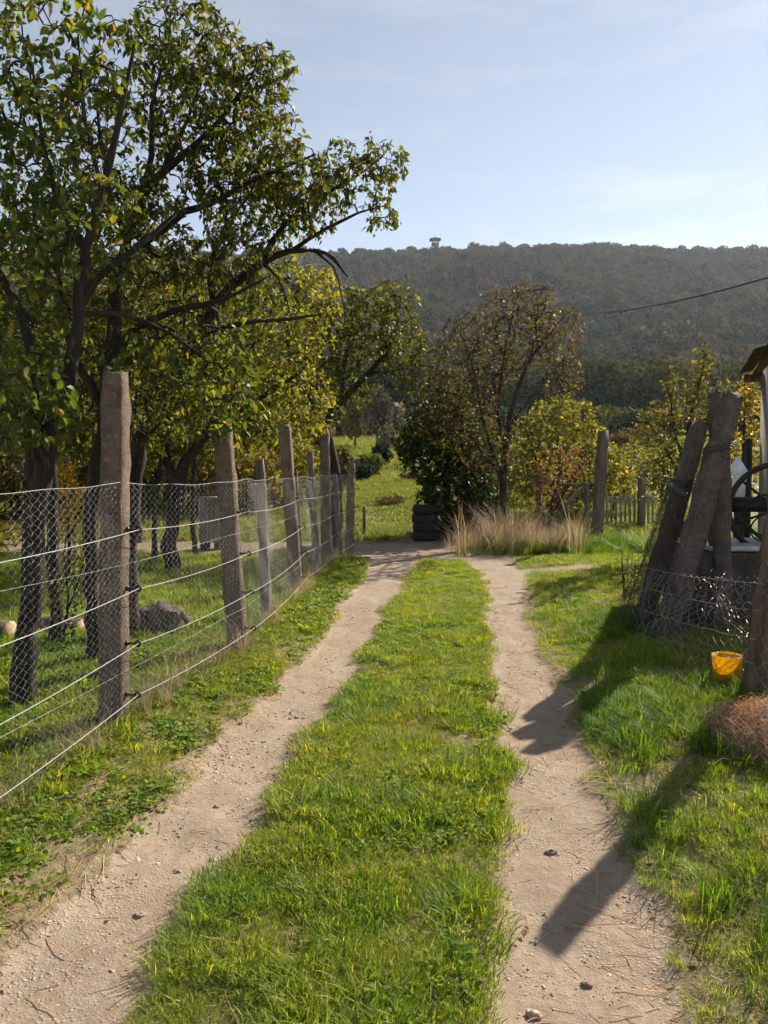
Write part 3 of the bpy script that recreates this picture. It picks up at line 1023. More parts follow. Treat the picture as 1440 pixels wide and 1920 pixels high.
# dark evergreen bush by the lane
c = at(838, 890, 17.2)
make_tree('evergreen_bush', 'dense dark evergreen bush behind the black tyres beside the lane', 'bush', (c[0], 17.2, 0),
          [[((c[0], 17.2, 0), .09), ((c[0], 17.2, 1.2), .08), ((c[0] + .1, 17.2, 2.6), .03)], [((c[0], 17.2, .3), .06), ((c[0] - .8, 17.2, 1.6), .03)], [((c[0], 17.2, .3), .06), ((c[0] + .8, 17.2, 1.5), .03)]],
          [px_blob(815, 830, 17.2, 78, 75, 1.0, .4), px_blob(850, 920, 17.2, 80, 90, 1.0, .5), px_blob(890, 870, 17.4, 60, 90, 1.0, .35), px_blob(905, 970, 17.0, 55, 50, .6, .15), px_blob(840, 770, 17.2, 60, 50, .7, .18), px_blob(782, 830, 17.0, 50, 38, .6, .1)],
          1500, .13, 16, DARKG, 23, kind='slim', step=.25, r_tip=.005)

# the twiggy reddish tree beside it
make_tree('bare_tree', 'half-bare spreading tree with reddish twigs rising out of the dry grass', 'tree', gp(946, 1025),
          [limb(15.6, [(946, 1022, .094), (946, 960, .086), (944, 900, .079), (950, 830, .061), (962, 760, .047), (985, 690, .036), (1020, 640, .025), (1060, 590, .010), (1085, 565, .004)]),
           limb(15.6, [(944, 910, .058), (925, 850, .047), (905, 780, .036), (890, 700, .025), (870, 640, .014), (850, 600, .006)]),
           limb(15.6, [(948, 850, .043), (935, 780, .036), (940, 700, .026), (955, 620, .016), (970, 550, .006)]),
           limb(15.6, [(962, 760, .029), (1000, 650, .022), (1010, 570, .012), (1020, 540, .004)]),
           limb(15.6, [(930, 880, .036), (890, 830, .029), (850, 760, .018), (815, 700, .009)]),
           limb(15.6, [(955, 800, .022), (1000, 740, .014), (1050, 680, .007)])],
          [px_blob(880, 690, 15.6, 85, 100, 1.2, .45), px_blob(960, 620, 15.6, 85, 85, 1.2, .45), px_blob(1030, 620, 15.6, 65, 55, 1.0, .22), px_blob(845, 770, 15.6, 80, 75, .9, .55), px_blob(1060, 700, 15.6, 40, 60, .7, .12), px_blob(915, 840, 15.6, 65, 70, .8, .4), px_blob(1000, 560, 15.6, 45, 40, .7, .1)],
          4600, .075, 6, [((0.085, 0.05, 0.038), 3.5), ((0.09, 0.085, 0.03), 3.5), ((0.055, 0.058, 0.025), 2.5), ((0.17, 0.14, 0.04), .5)], 24, bark='twig_red', step=.22, r_tip=.0052, sides=3, bare=.25, hook=-.2, wiggle=.1)
# yellow shrubs behind the tall post
make_tree('yellow_shrub', 'broad shrub with yellowing leaves behind the tall post and broken rails', 'shrub', (*at(1060, 900, 21)[:2], .15),
          [limb(21, [(1050, 985, .07), (1050, 900, .06), (1045, 820, .04), (1030, 760, .015)]), limb(21, [(1050, 930, .05), (1100, 850, .035), (1120, 800, .012)]), limb(21, [(1050, 930, .05), (1000, 850, .035), (985, 790, .012)])],
          [px_blob(1050, 815, 21, 80, 75, 1.3, .5), px_blob(1000, 850, 21, 50, 70, 1.0, .25), px_blob(1120, 880, 20.5, 50, 60, .9, .25), px_blob(1050, 920, 21, 90, 50, 1, .2)],
          1400, .13, 12, [((0.14, 0.15, 0.038), 4), ((0.20, 0.18, 0.045), 2), ((0.36, 0.24, 0.04), .4), ((0.085, 0.10, 0.03), 3.5)], 25, step=.3, r_tip=.005)
make_tree('yellow_shrub', 'small yellow-green shrub hanging over the green gate', 'shrub', (*at(1160, 900, 22)[:2], .2),
          [limb(22, [(1150, 990, .05), (1150, 900, .04), (1160, 850, .012)])],
          [px_blob(1150, 880, 22, 45, 50, .9, .5), px_blob(1165, 920, 21.5, 35, 25, .5, .2)],
          420, .13, 12, [((0.14, 0.15, 0.035), 4), ((0.22, 0.19, 0.04), 2), ((0.36, 0.24, 0.04), .5), ((0.09, 0.10, 0.03), 2)], 26, step=.3, r_tip=.005)
for k_, (px, d, w, ty, pl, lab) in enumerate([(985, 24, 90, 820, OL_, 'olive shrub between the half-bare tree and the broad yellow shrub'), (1105, 26, 90, 805, YG_, 'yellow-green shrub behind the tall lone post'),
                                              (1170, 28, 100, 830, OL_, 'olive shrub rising behind the green gate'), (930, 23, 110, 840, OL_, 'dull olive shrub behind the trunk of the half-bare tree'), (1240, 26, 90, 815, OL_, 'olive shrub behind the young glossy tree')]):
    c = at(px, 900, d)
    z0 = float(land(c[0], d))
    h = at(px, ty, d)[2] - z0
    w = w * d / FPX / 2
    make_tree('field_shrub', lab, 'shrub', (c[0], d, z0), [[((c[0], d, z0), .05), ((c[0] + .05, d, z0 + h * .5), .035), ((c[0] - .05, d, z0 + h * .9), .012)], [((c[0], d, z0 + .2), .035), ((c[0] + w * .6, d, z0 + h * .6), .012)], [((c[0], d, z0 + .2), .035), ((c[0] - w * .6, d, z0 + h * .6), .012)]],
              [((c[0], d, z0 + h * .5), (w, .9, h * .5)), ((c[0] + .3 * w, d, z0 + h * .72), (w * .5, .6, h * .3)), ((c[0] - .5 * w, d + .2, z0 + h * .35), (w * .6, .6, h * .33))], 420, .13, 11, pl, 130 + k_, group='shrubs past the lane corner', step=.3, r_tip=.005)
make_tree('russet_shrub', 'small russet twiggy shrub among the dry grass by the broken rails', 'shrub', (*at(1045, 960, 15.9)[:2], 0),
          [limb(15.9, [(1030, 1018, .05), (1035, 950, .04), (1050, 890, .02), (1060, 850, .008)]), limb(15.9, [(1032, 970, .03), (1060, 920, .02), (1080, 880, .008)])],
          [px_blob(1055, 870, 15.9, 50, 38, .6, .4), px_blob(1030, 920, 15.9, 40, 40, .5, .2)],
          260, .07, 6, [((0.17, 0.09, 0.055), 3), ((0.20, 0.12, 0.07), 2), ((0.12, 0.10, 0.05), 1)], 27, bark='twig_red', step=.2, r_tip=.004)
# young tree by the shed
make_tree('young_tree', 'young tree with upright glossy shoots behind the leaning posts', 'tree', (*at(1275, 950, 12.5)[:2], 0.05),
          [limb(12.5, [(1272, 1055, .05), (1278, 950, .045), (1285, 850, .036), (1300, 760, .024), (1318, 690, .012), (1322, 640, .005)]),
           limb(12.5, [(1282, 870, .025), (1262, 790, .018), (1256, 720, .009), (1252, 690, .004)]), limb(12.5, [(1290, 820, .02), (1335, 770, .012), (1362, 715, .004)]),
           limb(12.5, [(1280, 900, .02), (1235, 820, .012), (1205, 780, .005)])],
          [px_blob(1315, 690, 12.5, 20, 50, .25, .16), px_blob(1285, 770, 12.5, 50, 60, .5, .4), px_blob(1256, 720, 12.5, 13, 35, .2, .08), px_blob(1225, 800, 12.5, 40, 45, .4, .2), px_blob(1270, 880, 12.5, 55, 55, .5, .3), px_blob(1358, 735, 12.5, 14, 28, .2, .05), px_blob(1240, 900, 12.5, 40, 60, .4, .2)],
          480, .075, 9, [((0.06, 0.075, 0.03), 4), ((0.11, 0.11, 0.035), 3), ((0.22, 0.16, 0.04), 1)], 28, r_tip=.003, droop=0.0)
make_tree('yellow_shrub', 'yellow-leaved shrub squeezed between the leaning posts and the shed', 'shrub', (*at(1395, 950, 12)[:2], 0.05),
          [limb(12, [(1392, 1060, .05), (1392, 930, .04), (1395, 820, .02), (1398, 740, .008)])],
          [px_blob(1390, 830, 12, 45, 110, .5, .5), px_blob(1395, 740, 12, 25, 50, .3, .12), px_blob(1330, 900, 12.2, 60, 60, .4, .3)],
          330, .075, 10, [((0.15, 0.13, 0.035), 4), ((0.28, 0.20, 0.04), 2.5), ((0.40, 0.24, 0.04), .6), ((0.08, 0.09, 0.03), 2)], 29, r_tip=.003)


# ------------------------------------------------------------------ trees of the middle distance
rng = np.random.default_rng(77)


def far_tree(px, d, wpx, ypx_top, pal, label, n=1500, size=None, trunk_frac=0.2, group='trees beyond the meadow', name='distant_tree', bare=False):
    c = at(px, 800, d)
    z0 = float(land(c[0], d))
    ztop = at(px, ypx_top, d)[2]
    h = max(.35, ztop - z0)
    w = wpx * d / FPX / 2
    root = empty(name, (c[0], d, z0), label, 'tree', group)
    b = MB()
    t = h * trunk_frac
    b.tube([(c[0], d, z0 - .2), (c[0] + .05 * w, d, z0 + t), (c[0] - .05 * w, d, z0 + h * .55), (c[0], d, z0 + h * .85)], [h * .022, h * .018, h * .011, .02], 6)
    for k in range(14 if bare else 7):
        a = rng.uniform(0, 6.28)
        s = rng.uniform(t * 1.1, h * .6)
        e = np.array([math.cos(a) * w * .8, math.sin(a) * w * .8, rng.uniform(.15, .4) * h])
        p = np.array([c[0], d, z0 + s])
        b.tube([p, p + e * .5 + np.array([0, 0, -.03 * h]), p + e], [h * .008, h * .006, .015], 4)
    b.build('trunk', M['bark_grey'], root, True)
    hr = (h - t * .8) / 2 / .97
    me = blob_leaf_mesh('crown', rng, n, (w * 1.05, w * 1.05, hr), size or max(.2, .006 * d), pal, 'card', .35, 11)
    o = link('crown', me, M['leaf_far'], root)
    o.location = (c[0], d, z0 + t * .8)
    o.matrix_parent_inverse = Matrix.Translation((-c[0], -d, -z0))
    o['kind'] = 'stuff'
    return root


OL = [((0.12, 0.12, 0.05), 3), ((0.16, 0.145, 0.055), 2), ((0.09, 0.10, 0.04), 2)]
OCH = [((0.22, 0.17, 0.06), 3), ((0.17, 0.15, 0.055), 2), ((0.27, 0.19, 0.07), 1)]
DK = [((0.035, 0.055, 0.03), 3), ((0.05, 0.07, 0.035), 2)]
GRY = [((0.16, 0.13, 0.10), 3), ((0.13, 0.12, 0.085), 2)]
for a in [
    (665, 75, 60, 730, OCH, 'ochre tree beyond the tunnel roof'),
    (706, 70, 70, 715, GRY, 'greyish tree standing past the top of the green meadow'),
    (740, 110, 46, 745, GRY, 'pale thin-crowned tree right at the top of the meadow', 260),
    (610, 110, 80, 740, OCH, 'tawny tree past the fence end, largely hidden by orchard leaves'),
    (560, 120, 80, 750, OL, 'olive tree beyond the orchard, hidden deep behind leaves'),
    (1100, 72, 110, 742, OL, 'round olive-green tree beyond the yellow shrub'),
    (1150, 88, 110, 752, OL, 'pale olive tree on the far edge of the fields'),
    (1192, 80, 80, 768, DK, 'dark rounded tree in front of the pale olive ones'),
    (1165, 55, 110, 815, OCH, 'low ochre tree just behind the green gate'),
    (1225, 62, 110, 790, OL, 'low olive tree near the young glossy tree'),
    (1265, 84, 110, 758, OL, 'olive tree hidden behind the young glossy tree'),
    (1335, 90, 110, 752, DK, 'dark tree seen between the leaning posts and young tree'),
    (1420, 86, 120, 748, OL, 'olive tree hidden behind the shed'),
    (1040, 84, 110, 748, OL, 'grey-olive tree behind the half-bare tree'),
    (960, 90, 120, 752, DK, 'dark tree behind the reddish branches'),
    (880, 80, 110, 760, OL, 'olive tree above the evergreen bush'),
    (800, 150, 80, 740, DK, 'dark tree right of the meadow top'),
]:
    far_tree(*a)
for a in [(640, 30, 52, 846, OCH, 'ochre bush behind the tall dark fence post', 420), (598, 28, 62, 838, OL, 'olive bush behind the slant-topped fence post', 420), (548, 27, 60, 850, DK, 'dark bush behind the tall flat-topped fence post', 420)]:
    far_tree(*a[:6], n=900, size=.2, trunk_frac=.05, group='bushes behind the fence end', name='garden_bush')
BG = [((0.10, 0.13, 0.035), 3), ((0.14, 0.155, 0.04), 1)]
for a in [(676, 34, 46, 868, DK, 'dark low bush beside the last fence post', 420), (697, 36, 44, 848, BG, 'bright green bush at the foot of the meadow', 420),
          (712, 44, 42, 826, DK, 'tall dark bush at the meadow edge right of the shelter', 420), (722, 56, 36, 800, GRY, 'grey twiggy bush halfway up the meadow edge', 380),
          (733, 75, 30, 790, OL, 'olive bush high on the meadow edge', 300), (768, 62, 26, 800, OL, 'olive bush on the far meadow side above the evergreen', 300),
          (790, 44, 50, 815, DK, 'dark bush on the far meadow side behind the evergreen', 400)]:
    far_tree(*a[:6], n=a[6], size=.26, trunk_frac=.06, group='bushes along the meadow', name='meadow_bush')
for a in [(800, 26, 55, 915, 'low tawny scrub patch beside the black tyres'), (735, 24, 75, 928, 'flat tawny scrub patch behind the meadow wire'), (772, 34, 50, 884, 'dark tawny scrub patch halfway up the meadow')]:
    far_tree(a[0], a[1], a[2], a[3], [((0.19, 0.14, 0.075), 3), ((0.15, 0.12, 0.06), 2)], a[4], n=420, size=.11, trunk_frac=.03, group='scrub on the meadow', name='scrub_patch')

for i, (px, d, w, ty, pl) in enumerate([(-120, 34, 260, 690, OL), (30, 38, 230, 680, DK), (150, 33, 210, 700, OCH), (270, 40, 210, 690, OL), (390, 36, 190, 710, DK), (490, 42, 170, 720, OL), (570, 38, 120, 760, OCH)]):
    far_tree(px, d, w, ty, pl, ['olive tree far behind the leftmost orchard trunk', 'dark tree far behind the two nearest orchard trunks', 'ochre tree far behind the golden shrub', 'olive tree far behind the heavy arching trunk', 'dark tree far behind the forked trunk', 'olive tree far behind the pale barrel', 'small ochre tree far behind the short wooden fence post'][i], n=2200, size=.34, trunk_frac=.1, group='trees behind the garden')

# grey tunnel shelter by the meadow
tc_ = at(650, 870, 38)
tz = float(land(tc_[0], 38))
tun = empty('tunnel_shelter', (tc_[0], 38, tz), 'low grey arched shelter beyond the fence end', 'shelter')
b = MB()
arc = [(math.cos(t), math.sin(t)) for t in np.linspace(0, math.pi, 13)]
V = [(tc_[0] + x0, 38 + .9 * ca, tz + 0.2 + .55 * sa) for x0 in (-1.9, .8) for ca, sa in arc]
b.add(V, [[i, i + 1, i + 14, i + 13] for i in range(12)])
b.build('roof', M['concrete_dark'], tun, True)
for sy in (-1, 1):
    b = MB()
    b.box((tc_[0] - .55, 38 + sy * .89, tz + .05), (2.6, .05, .5))
    b.build('side_wall', M['concrete_dark'], tun)


# ------------------------------------------------------------------ wire fence on the left
def post_mesh(name, base, topp, w, dpt, seed, rings=24, chip=0.016, yaw=0.0, jit=0.004):
    """a squarish post with worn edges, from base to top, slightly uneven"""
    rng = np.random.default_rng(seed)
    base, topp = np.asarray(base, float), np.asarray(topp, float)
    ax = topp - base
    L = np.linalg.norm(ax)
    ax = ax / L
    sx = np.array([math.cos(yaw), math.sin(yaw), 0.0])
    sx = unit(sx - ax * sx.dot(ax))
    sy = np.cross(ax, sx)
    c = 0.22
    prof = [(-1, -1 + c), (-1 + c, -1), (1 - c, -1), (1, -1 + c), (1, 1 - c), (1 - c, 1), (-1 + c, 1), (-1, 1 - c)]
    V = []
    for i in range(rings):
        t = i / (rings - 1)
        s = 1 - 0.12 * t
        if i == rings - 1:
            s *= 0.90
        z = t * L
        for k, (a, b_) in enumerate(prof):
            p = base + ax * z + sx * a * w / 2 * s + sy * b_ * dpt / 2 * s
            p = p + rng.normal(0, jit, 3)
            if i == rings - 1:
                p = p + ax * rng.normal(0, chip)
            V.append(p)
    n = 8
    Q = [[i * n + k, i * n + (k + 1) % n, (i + 1) * n + (k + 1) % n, (i + 1) * n + k] for i in range(rings - 1) for k in range(n)]
    V.append(topp + ax * chip * .5)
    T = [[len(V) - 1, (rings - 1) * n + k, (rings - 1) * n + (k + 1) % n] for k in range(n)]
    m = MB()
    m.add(V, Q, T)
    return m


fence = empty('wire_fence', gp(213, 1365), 'chain-link fence with concrete posts and four white wires along the garden', 'fence')
FENCE_YAW = math.atan2(-0.0976, 1)            # across-fence axis
FD = unit(np.array([0.0976, 0.995, 0]))       # along the fence
FN = np.array([0.995, -0.0976, 0])            # towards the lane
posts = []
#   base px, top px, width m, material, label, carries insulators
specs = [((213, 1365), (217, 702), .145, 'concrete', 'worn concrete post nearest the lane camera end', True),
         ((447, 1222), (417, 790), .150, 'concrete', 'concrete post half hidden by leaves', True),
         ((501, 1160), (487, 863), .095, 'old_wood', 'short wooden post', False),
         ((556, 1112), (534, 798), .150, 'concrete', 'tall flat-topped concrete post', True),
         ((595, 1075), (581, 847), .100, 'old_wood', 'slant-topped wooden post', False),
         ((613, 1060), (608, 802), .160, 'concrete', 'tall dark concrete post', True),
         ((638, 1044), (628, 890), .100, 'old_wood', 'short post next to the last', False),
         ((655, 1034), (659, 869), .150, 'concrete', 'last post of the fence', True)]
wire_h = [0.20, 0.50, 0.82, 1.16]
pb = [np.array([-1.86, 1.7, 0.0])]
post_off = {}
p0m = post_mesh('post', (-1.86, 1.7, -.3), (-1.88, 1.7, 2.0), .14, .14, 90, yaw=FENCE_YAW)
p0m.build('post', M['concrete'], fence)
wire_pts = [[] for _ in wire_h]
for k, h in enumerate(wire_h):
    wire_pts[k].append(np.array([-1.86, 1.7, 0]) + FN * .15 + np.array([0, 0, h]))


def ring(b, c, axis, R_, r_, n=14, k=6):
    axis = unit(np.asarray(axis, float))
    ref = np.array([0, 0, 1.0]) if abs(axis[2]) < .9 else np.array([1.0, 0, 0])
    u = unit(np.cross(axis, ref))
    v = np.cross(axis, u)
    P = [np.asarray(c) + R_ * (math.cos(t) * u + math.sin(t) * v) for t in np.linspace(0, 2 * math.pi, n + 1)]
    b.tube(P, r_, k, cap=False)


net_anchor = [(np.array([-1.86, 1.7, 0.0]) + FN * .08, 1.40)]
for i, (bp, tp, w, mt, lab, ins) in enumerate(specs):
    B = gp(*bp)
    T_ = at(tp[0], tp[1], B[1] + .02)
    m = post_mesh('post', B - (T_ - B) * .12, T_, w, w, 100 + i, yaw=FENCE_YAW)
    po = m.build('post', M[mt], fence)
    po['label'] = lab
    net_anchor.append((B + FN * (w / 2 + .012), 1.40 if i else 1.42))
    if ins:
        for k, h in enumerate(wire_h):
            ctr = B + (T_ - B) * (h / T_[2]) + FN * (w / 2)
            wp = B + (T_ - B) * (h / T_[2]) + FN * (w / 2 + .075)
            wire_pts[k].append(wp)
            q = MB()
            q.tube([ctr - FN * .01, ctr + FN * .05], .007, 6)
            ring(q, wp - FN * .004, FD, .015, .0065, 12, 6)
            q.tube([ctr + FN * .001, ctr + FN * .012], .016, 8)
            q.build('insulator', M['black_plastic'], po, True)
for k in range(4):
    P = []
    for a, b_ in zip(wire_pts[k][:-1], wire_pts[k][1:]):
        L = np.linalg.norm(b_ - a)
        for t in np.linspace(0, 1, 12, endpoint=False):
            P.append(a + (b_ - a) * t - np.array([0, 0, .012 * L * 4 * t * (1 - t)]))
    P.append(wire_pts[k][-1])
    b = MB()
    b.tube(P, .0022, 6)
    b.build('white_wire', M['rope_wire'], fence, True)
# thin rusty rod next to the fourth post
b = MB()
b.tube([gp(570, 1098) - np.array([0, 0, .1]), at(556, 880, gp(570, 1098)[1])], .011, 6)
b.build('rusty_stake', M['rust'], fence)

# the chain-link netting: bent wires, each hooked into its neighbour
rng = np.random.default_rng(33)
An = np.array([a[0] for a in net_anchor])
seg = np.linalg.norm(np.diff(An, axis=0), axis=1)
cum = np.concatenate([[0], np.cumsum(seg)])


def net_base(s):
    return np.stack([np.interp(s, cum, An[:, 0]), np.interp(s, cum, An[:, 1])], -1)


def net_top(s):
    s = np.asarray(s, float)
    j = np.clip(np.searchsorted(cum, s, 'right') - 1, 0, len(seg) - 1)
    t = (s - cum[j]) / seg[j]
    return 1.41 - 0.022 * np.minimum(seg[j], 1.8) / 1.5 * 4 * t * (1 - t) - .004 * np.sin(s * 9)


pitch, amp, vstep = 0.034, 0.0175, 0.021
mb = MB()
s0 = 1.6
nw = int((cum[-1] - s0) / pitch)
for i in range(nw):
    s = s0 + i * pitch
    h = float(net_top(s))
    nseg = int(h / vstep)
    zz = np.arange(nseg + 1) * vstep + .02 + rng.normal(0, .001, nseg + 1)
    ss = s + amp * np.where((np.arange(nseg + 1) + i) % 2 == 0, 1, -1) + .006 * np.sin(zz * 5 + s * 3)
    xy = net_base(np.clip(ss, 0, cum[-1]))
    off = .010 * np.sin(s * 2.3 + zz * 3.1) + .003 * np.where(np.arange(nseg + 1) % 2 == 0, 1, -1)
    P = np.concatenate([xy + FN[None, :2] * off[:, None], (zz * h / (nseg * vstep))[:, None]], 1)
    mb.tube(P, .0012, 3, cap=False)
o = mb.build('netting', M['wire'], fence)
o['kind'] = 'stuff'
sv = np.arange(0.2, cum[-1], .06)
xy = net_base(sv)
b = MB()
b.tube(np.concatenate([xy + FN[None, :2] * .004, net_top(sv)[:, None] + .02], 1), .0018, 5)
b.build('top_wire', M['wire'], fence, True)
sv = np.arange(0.2, cum[-1], .15)
for hh in (.36, .98):
    b = MB()
    b.tube(np.concatenate([net_base(sv) - FN[None, :2] * .004, (hh + .02 * np.sin(sv * 1.7))[:, None]], 1), .0013, 4)
    b.build('tension_wire', M['wire'], fence, True)

# meadow fence across the lane's end
mf = empty('meadow_fence', gp(683, 1007), 'thin post with a pale wire closing the meadow beyond the lane', 'fence')
B = gp(683, 1008)
T_ = at(683, 950, B[1])
post_mesh('post', B - np.array([0, 0, .1]), T_, .065, .065, 120, rings=6).build('post', M['old_wood'], mf)
B2, T2 = gp(560, 1012), at(560, 955, gp(560, 1012)[1])
post_mesh('post', B2 - np.array([0, 0, .1]), T2, .065, .065, 121, rings=6).build('post', M['old_wood'], mf)
B3 = at(880, 1010, 17.6)
B3[2] = 0
T3 = B3 + np.array([0, 0, .75])
post_mesh('post', B3 - np.array([0, 0, .1]), T3, .065, .065, 122, rings=6).build('post', M['old_wood'], mf)
for f in (.72, .32, .05):
    b = MB()
    A_ = [B2 + (T2 - B2) * f, B + (T_ - B) * f, B3 + (T3 - B3) * f]
    b.tube([A_[0], (A_[0] + A_[1]) / 2 - (0, 0, .02), A_[1], (A_[1] + A_[2]) / 2 - (0, 0, .03), A_[2]], .006 if f > .7 else .003, 5)
    b.build('wire', M['rope_wire'] if f > .7 else M['wire'], mf)

# ------------------------------------------------------------------ things lying in the garden
rng = np.random.default_rng(61)


def lump_mesh(c, rad, seed, n=14, amp=.18):
    u, v = np.meshgrid(np.linspace(0, 2 * math.pi, n * 2, endpoint=False), np.linspace(-.35, math.pi / 2, n))
    D = np.stack([np.cos(v) * np.cos(u), np.cos(v) * np.sin(u), np.sin(v)], -1)
    nz = 1 + amp * vnoise(D[..., 0] * 2.2 + D[..., 2] * 1.7, D[..., 1] * 2.2 - D[..., 2], seed, 1.3) + amp * .5 * vnoise(D[..., 0] * 2.2 + D[..., 2], D[..., 1] * 2.2 - D[..., 2] * 2, seed + 1, 3.5)
    V = (D * nz[..., None] * np.asarray(rad) + np.asarray(c)).reshape(-1, 3)
    k = 2 * n
    Q = [[i * k + j, i * k + (j + 1) % k, (i + 1) * k + (j + 1) % k, (i + 1) * k + j] for i in range(n - 1) for j in range(k)]
    m = MB()
    m.add(V, Q)
    return m


c = gp(302, 1185)
o = lump_mesh((c[0], c[1], .02), (.30, .24, .26), 5).build('hay_mound', rough_mat('mouldy hay', (0.10, 0.085, 0.065), (0.26, 0.21, 0.15), 14, .95, 90, 1, .03, c3=(0.30, 0.26, 0.20)), None, True)
tag(o, 'low mound of grey-brown rotting hay on the garden grass', 'mound')
wood_end = rough_mat('cut wood', (0.36, 0.25, 0.15), (0.52, 0.38, 0.24), 10, .85, 50, .6, .005)
for i, (px, py, dx, L, r, lab) in enumerate([(18, 1205, -1, 1.1, .10, 'cut log with a pale sawn end lying by the leftmost trunk'),
                                             (150, 1195, 1, .5, .085, 'short brown log lying between the two orchard trunks')]):
    c = gp(px, py)
    lg = empty('log', (c[0], c[1], 0), lab, 'log')
    a = np.array([c[0], c[1], r])
    e = a + np.array([-L * .98, .2, 0]) if dx < 0 else a + np.array([-L * .9, .15, .0])
    b = MB()
    P = np.linspace(a, e, 9)
    P[1:-1] += rng.normal(0, .008, (7, 3))
    b.tube(P, r * (1 + .06 * rng.standard_normal(9)), 12)
    b.build('bark_log', M['brown_wood'], lg, True)
    b = MB()
    d_ = unit(a - e)
    b.tube([a + d_ * .002, a + d_ * .012], r * .95, 12)
    b.build('sawn_end', wood_end, lg)
c = gp(398, 1030)
bar = empty('barrel', (c[0], c[1], 0), 'pale dented metal barrel standing on bricks in the garden', 'barrel')
b = MB()
P = [(c[0], c[1], z) for z in (.16, .2, .45, .47, .49, .72, .74, .76, .97, 1.0)]
b.tube(P, [.24, .25, .25, .262, .25, .25, .262, .25, .25, .24], 20)
b.build('drum', rough_mat('dirty pale drum', (0.13, 0.115, 0.095), (0.24, 0.215, 0.185), 5, .8, 40, .3, .004), bar, True)
for sx in (-.13, .13):
    b = MB()
    b.box((c[0] + sx, c[1], .08), (.12, .34, .17))
    b.build('support_brick', M['concrete_dark'], bar, bevel=.006)

# ------------------------------------------------------------------ the lane's far corner
c = at(797, 980, 16.4)
for i in range(4):
    b = MB()
    R0, zc = .205, .105 + i * .19
    prof = []
    for t in np.linspace(0, 2 * math.pi, 15)[:-1]:
        prof.append((R0 + .075 * max(-1, min(1, 1.25 * math.cos(t))), .094 * max(-1, min(1, 1.25 * math.sin(t)))))
    nseg = 36
    V = []
    for a in range(nseg):
        an = 2 * math.pi * a / nseg
        for k, (rr_, zz_) in enumerate(prof):
            tread = .006 if (a % 2 == 0 and rr_ > R0 + .06) else 0
            V.append((c[0] + (i % 2) * .02 + math.cos(an) * (rr_ + tread), c[1] + .015 * ((i * 7) % 3) + math.sin(an) * (rr_ + tread), zc + zz_))
    k = len(prof)
    Q = [[a * k + j, ((a + 1) % nseg) * k + j, ((a + 1) % nseg) * k + (j + 1) % k, a * k + (j + 1) % k] for a in range(nseg) for j in range(k)]
    b.add(V, Q)
    o = b.build('tyre', M['rubber'], None, True)
    tag(o, ['black tyre at the bottom of the stack beside the lane', 'black tyre second from the ground in the stack', 'black tyre third from the ground in the stack', 'topmost black tyre of the stack beside the lane'][i], 'tyre', 'stack of old tyres')

# tall post in the dry grass
B = at(1118, 1020, 15.0)
B[2] = 0
T_ = at(1131, 809, 15.1)
o = post_mesh('wooden_post', B - (T_ - B) * .08, T_, .20, .18, 131, rings=12, jit=.006, yaw=.3).build('wooden_post', M['old_wood'])
tag(o, 'tall weathered post standing alone at the end of the dry grass', 'post')
# broken rails
br_ = empty('broken_railing', (at(1075, 960, 16)[0], 16, 0), 'collapsed wooden railing with a slanting board in the dry grass', 'railing')
for a_, b_, w, t in [((1042, 968), (1100, 907), .14, .05), ((1050, 909), (1100, 907), .06, .05), ((1030, 925), (1070, 960), .06, .04), ((1055, 921), (1090, 920), .05, .04), ((965, 897), (1030, 905), .045, .04)]:
    b = MB()
    b.beam(at(*a_, 16.0), at(*b_, 16.1), t, w, (0, 1, 0))
    b.build('rail', M['old_wood'], br_, bevel=.006)
for px, top_ in ((1100, 905), (1048, 905), (1010, 880)):
    B = at(px, 1016, 16.15)
    B[2] = -.05
    post_mesh('stake', B, at(px, top_, 16.15), .10, .10, 140 + px, rings=7).build('stake', M['old_wood'], br_)
# green gate and its post
gt = empty('garden_gate', (at(1180, 970, 19)[0], 19, 0), 'faded green picket gate behind the tall grass', 'gate')
for i in range(11):
    px = 1138 + i * 8.6
    A_, B_ = at(px, 992, 19), at(px, 928 + (i % 3), 19)
    b = MB()
    b.beam(A_, B_, .05, .022, (0, 1, 0))
    b.build('picket', M['green_paint'], gt)
for py in (940, 980):
    b = MB()
    b.beam(at(1132, py, 19.03), at(1232, py, 19.03), .03, .06, (0, 1, 0))
    b.build('rail', M['green_paint'], gt)
B = at(1202, 990, 18.8)
B[2] = -.05
T_ = at(1204, 873, 18.8)
o = post_mesh('gate_post', B, T_, .17, .17, 133, rings=10).build('gate_post', M['old_wood'])
tag(o, 'weathered gate post with a white cap bracket beside the green gate', 'post')
b = MB()
b.box(at(1214, 897, 18.75), (.10, .05, .035))
b.build('bracket', M['white_paint'], o)

# ------------------------------------------------------------------ old fence, posts and well on the right
A_b, A_t = np.array([2.28, 6.88, -.05]), at(1313, 790, 7.0)
o = post_mesh('leaning_post', A_b, A_t, .14, .13, 151, jit=.008, yaw=.25, chip=.012).build('leaning_post', M['concrete_brown'])
tag(o, 'short concrete post tilted towards the shed, wrapped in old netting', 'post', 'leaning posts by the well')
Bb, Bt = np.array([2.40, 6.55, -.05]), at(1374, 738, 6.7)
o = post_mesh('leaning_post', Bb, Bt, .18, .15, 152, jit=.009, yaw=.2, chip=.014).build('leaning_post', M['concrete_brown'])
tag(o, 'thick tall concrete post tilted towards the shed with a notch near its top', 'post', 'leaning posts by the well')
ax_ = unit(Bt - Bb)
b = MB()
for zf in (.78, .79, .80):
    cc = Bb + (Bt - Bb) * zf
    P = [cc + .135 * np.array([math.cos(t), .85 * math.sin(t), .25 * math.cos(t)]) for t in np.linspace(0, 2 * math.pi, 17)]
    b.tube(P, .004, 5, cap=False)
b.build('wire_binding', M['iron'], o)
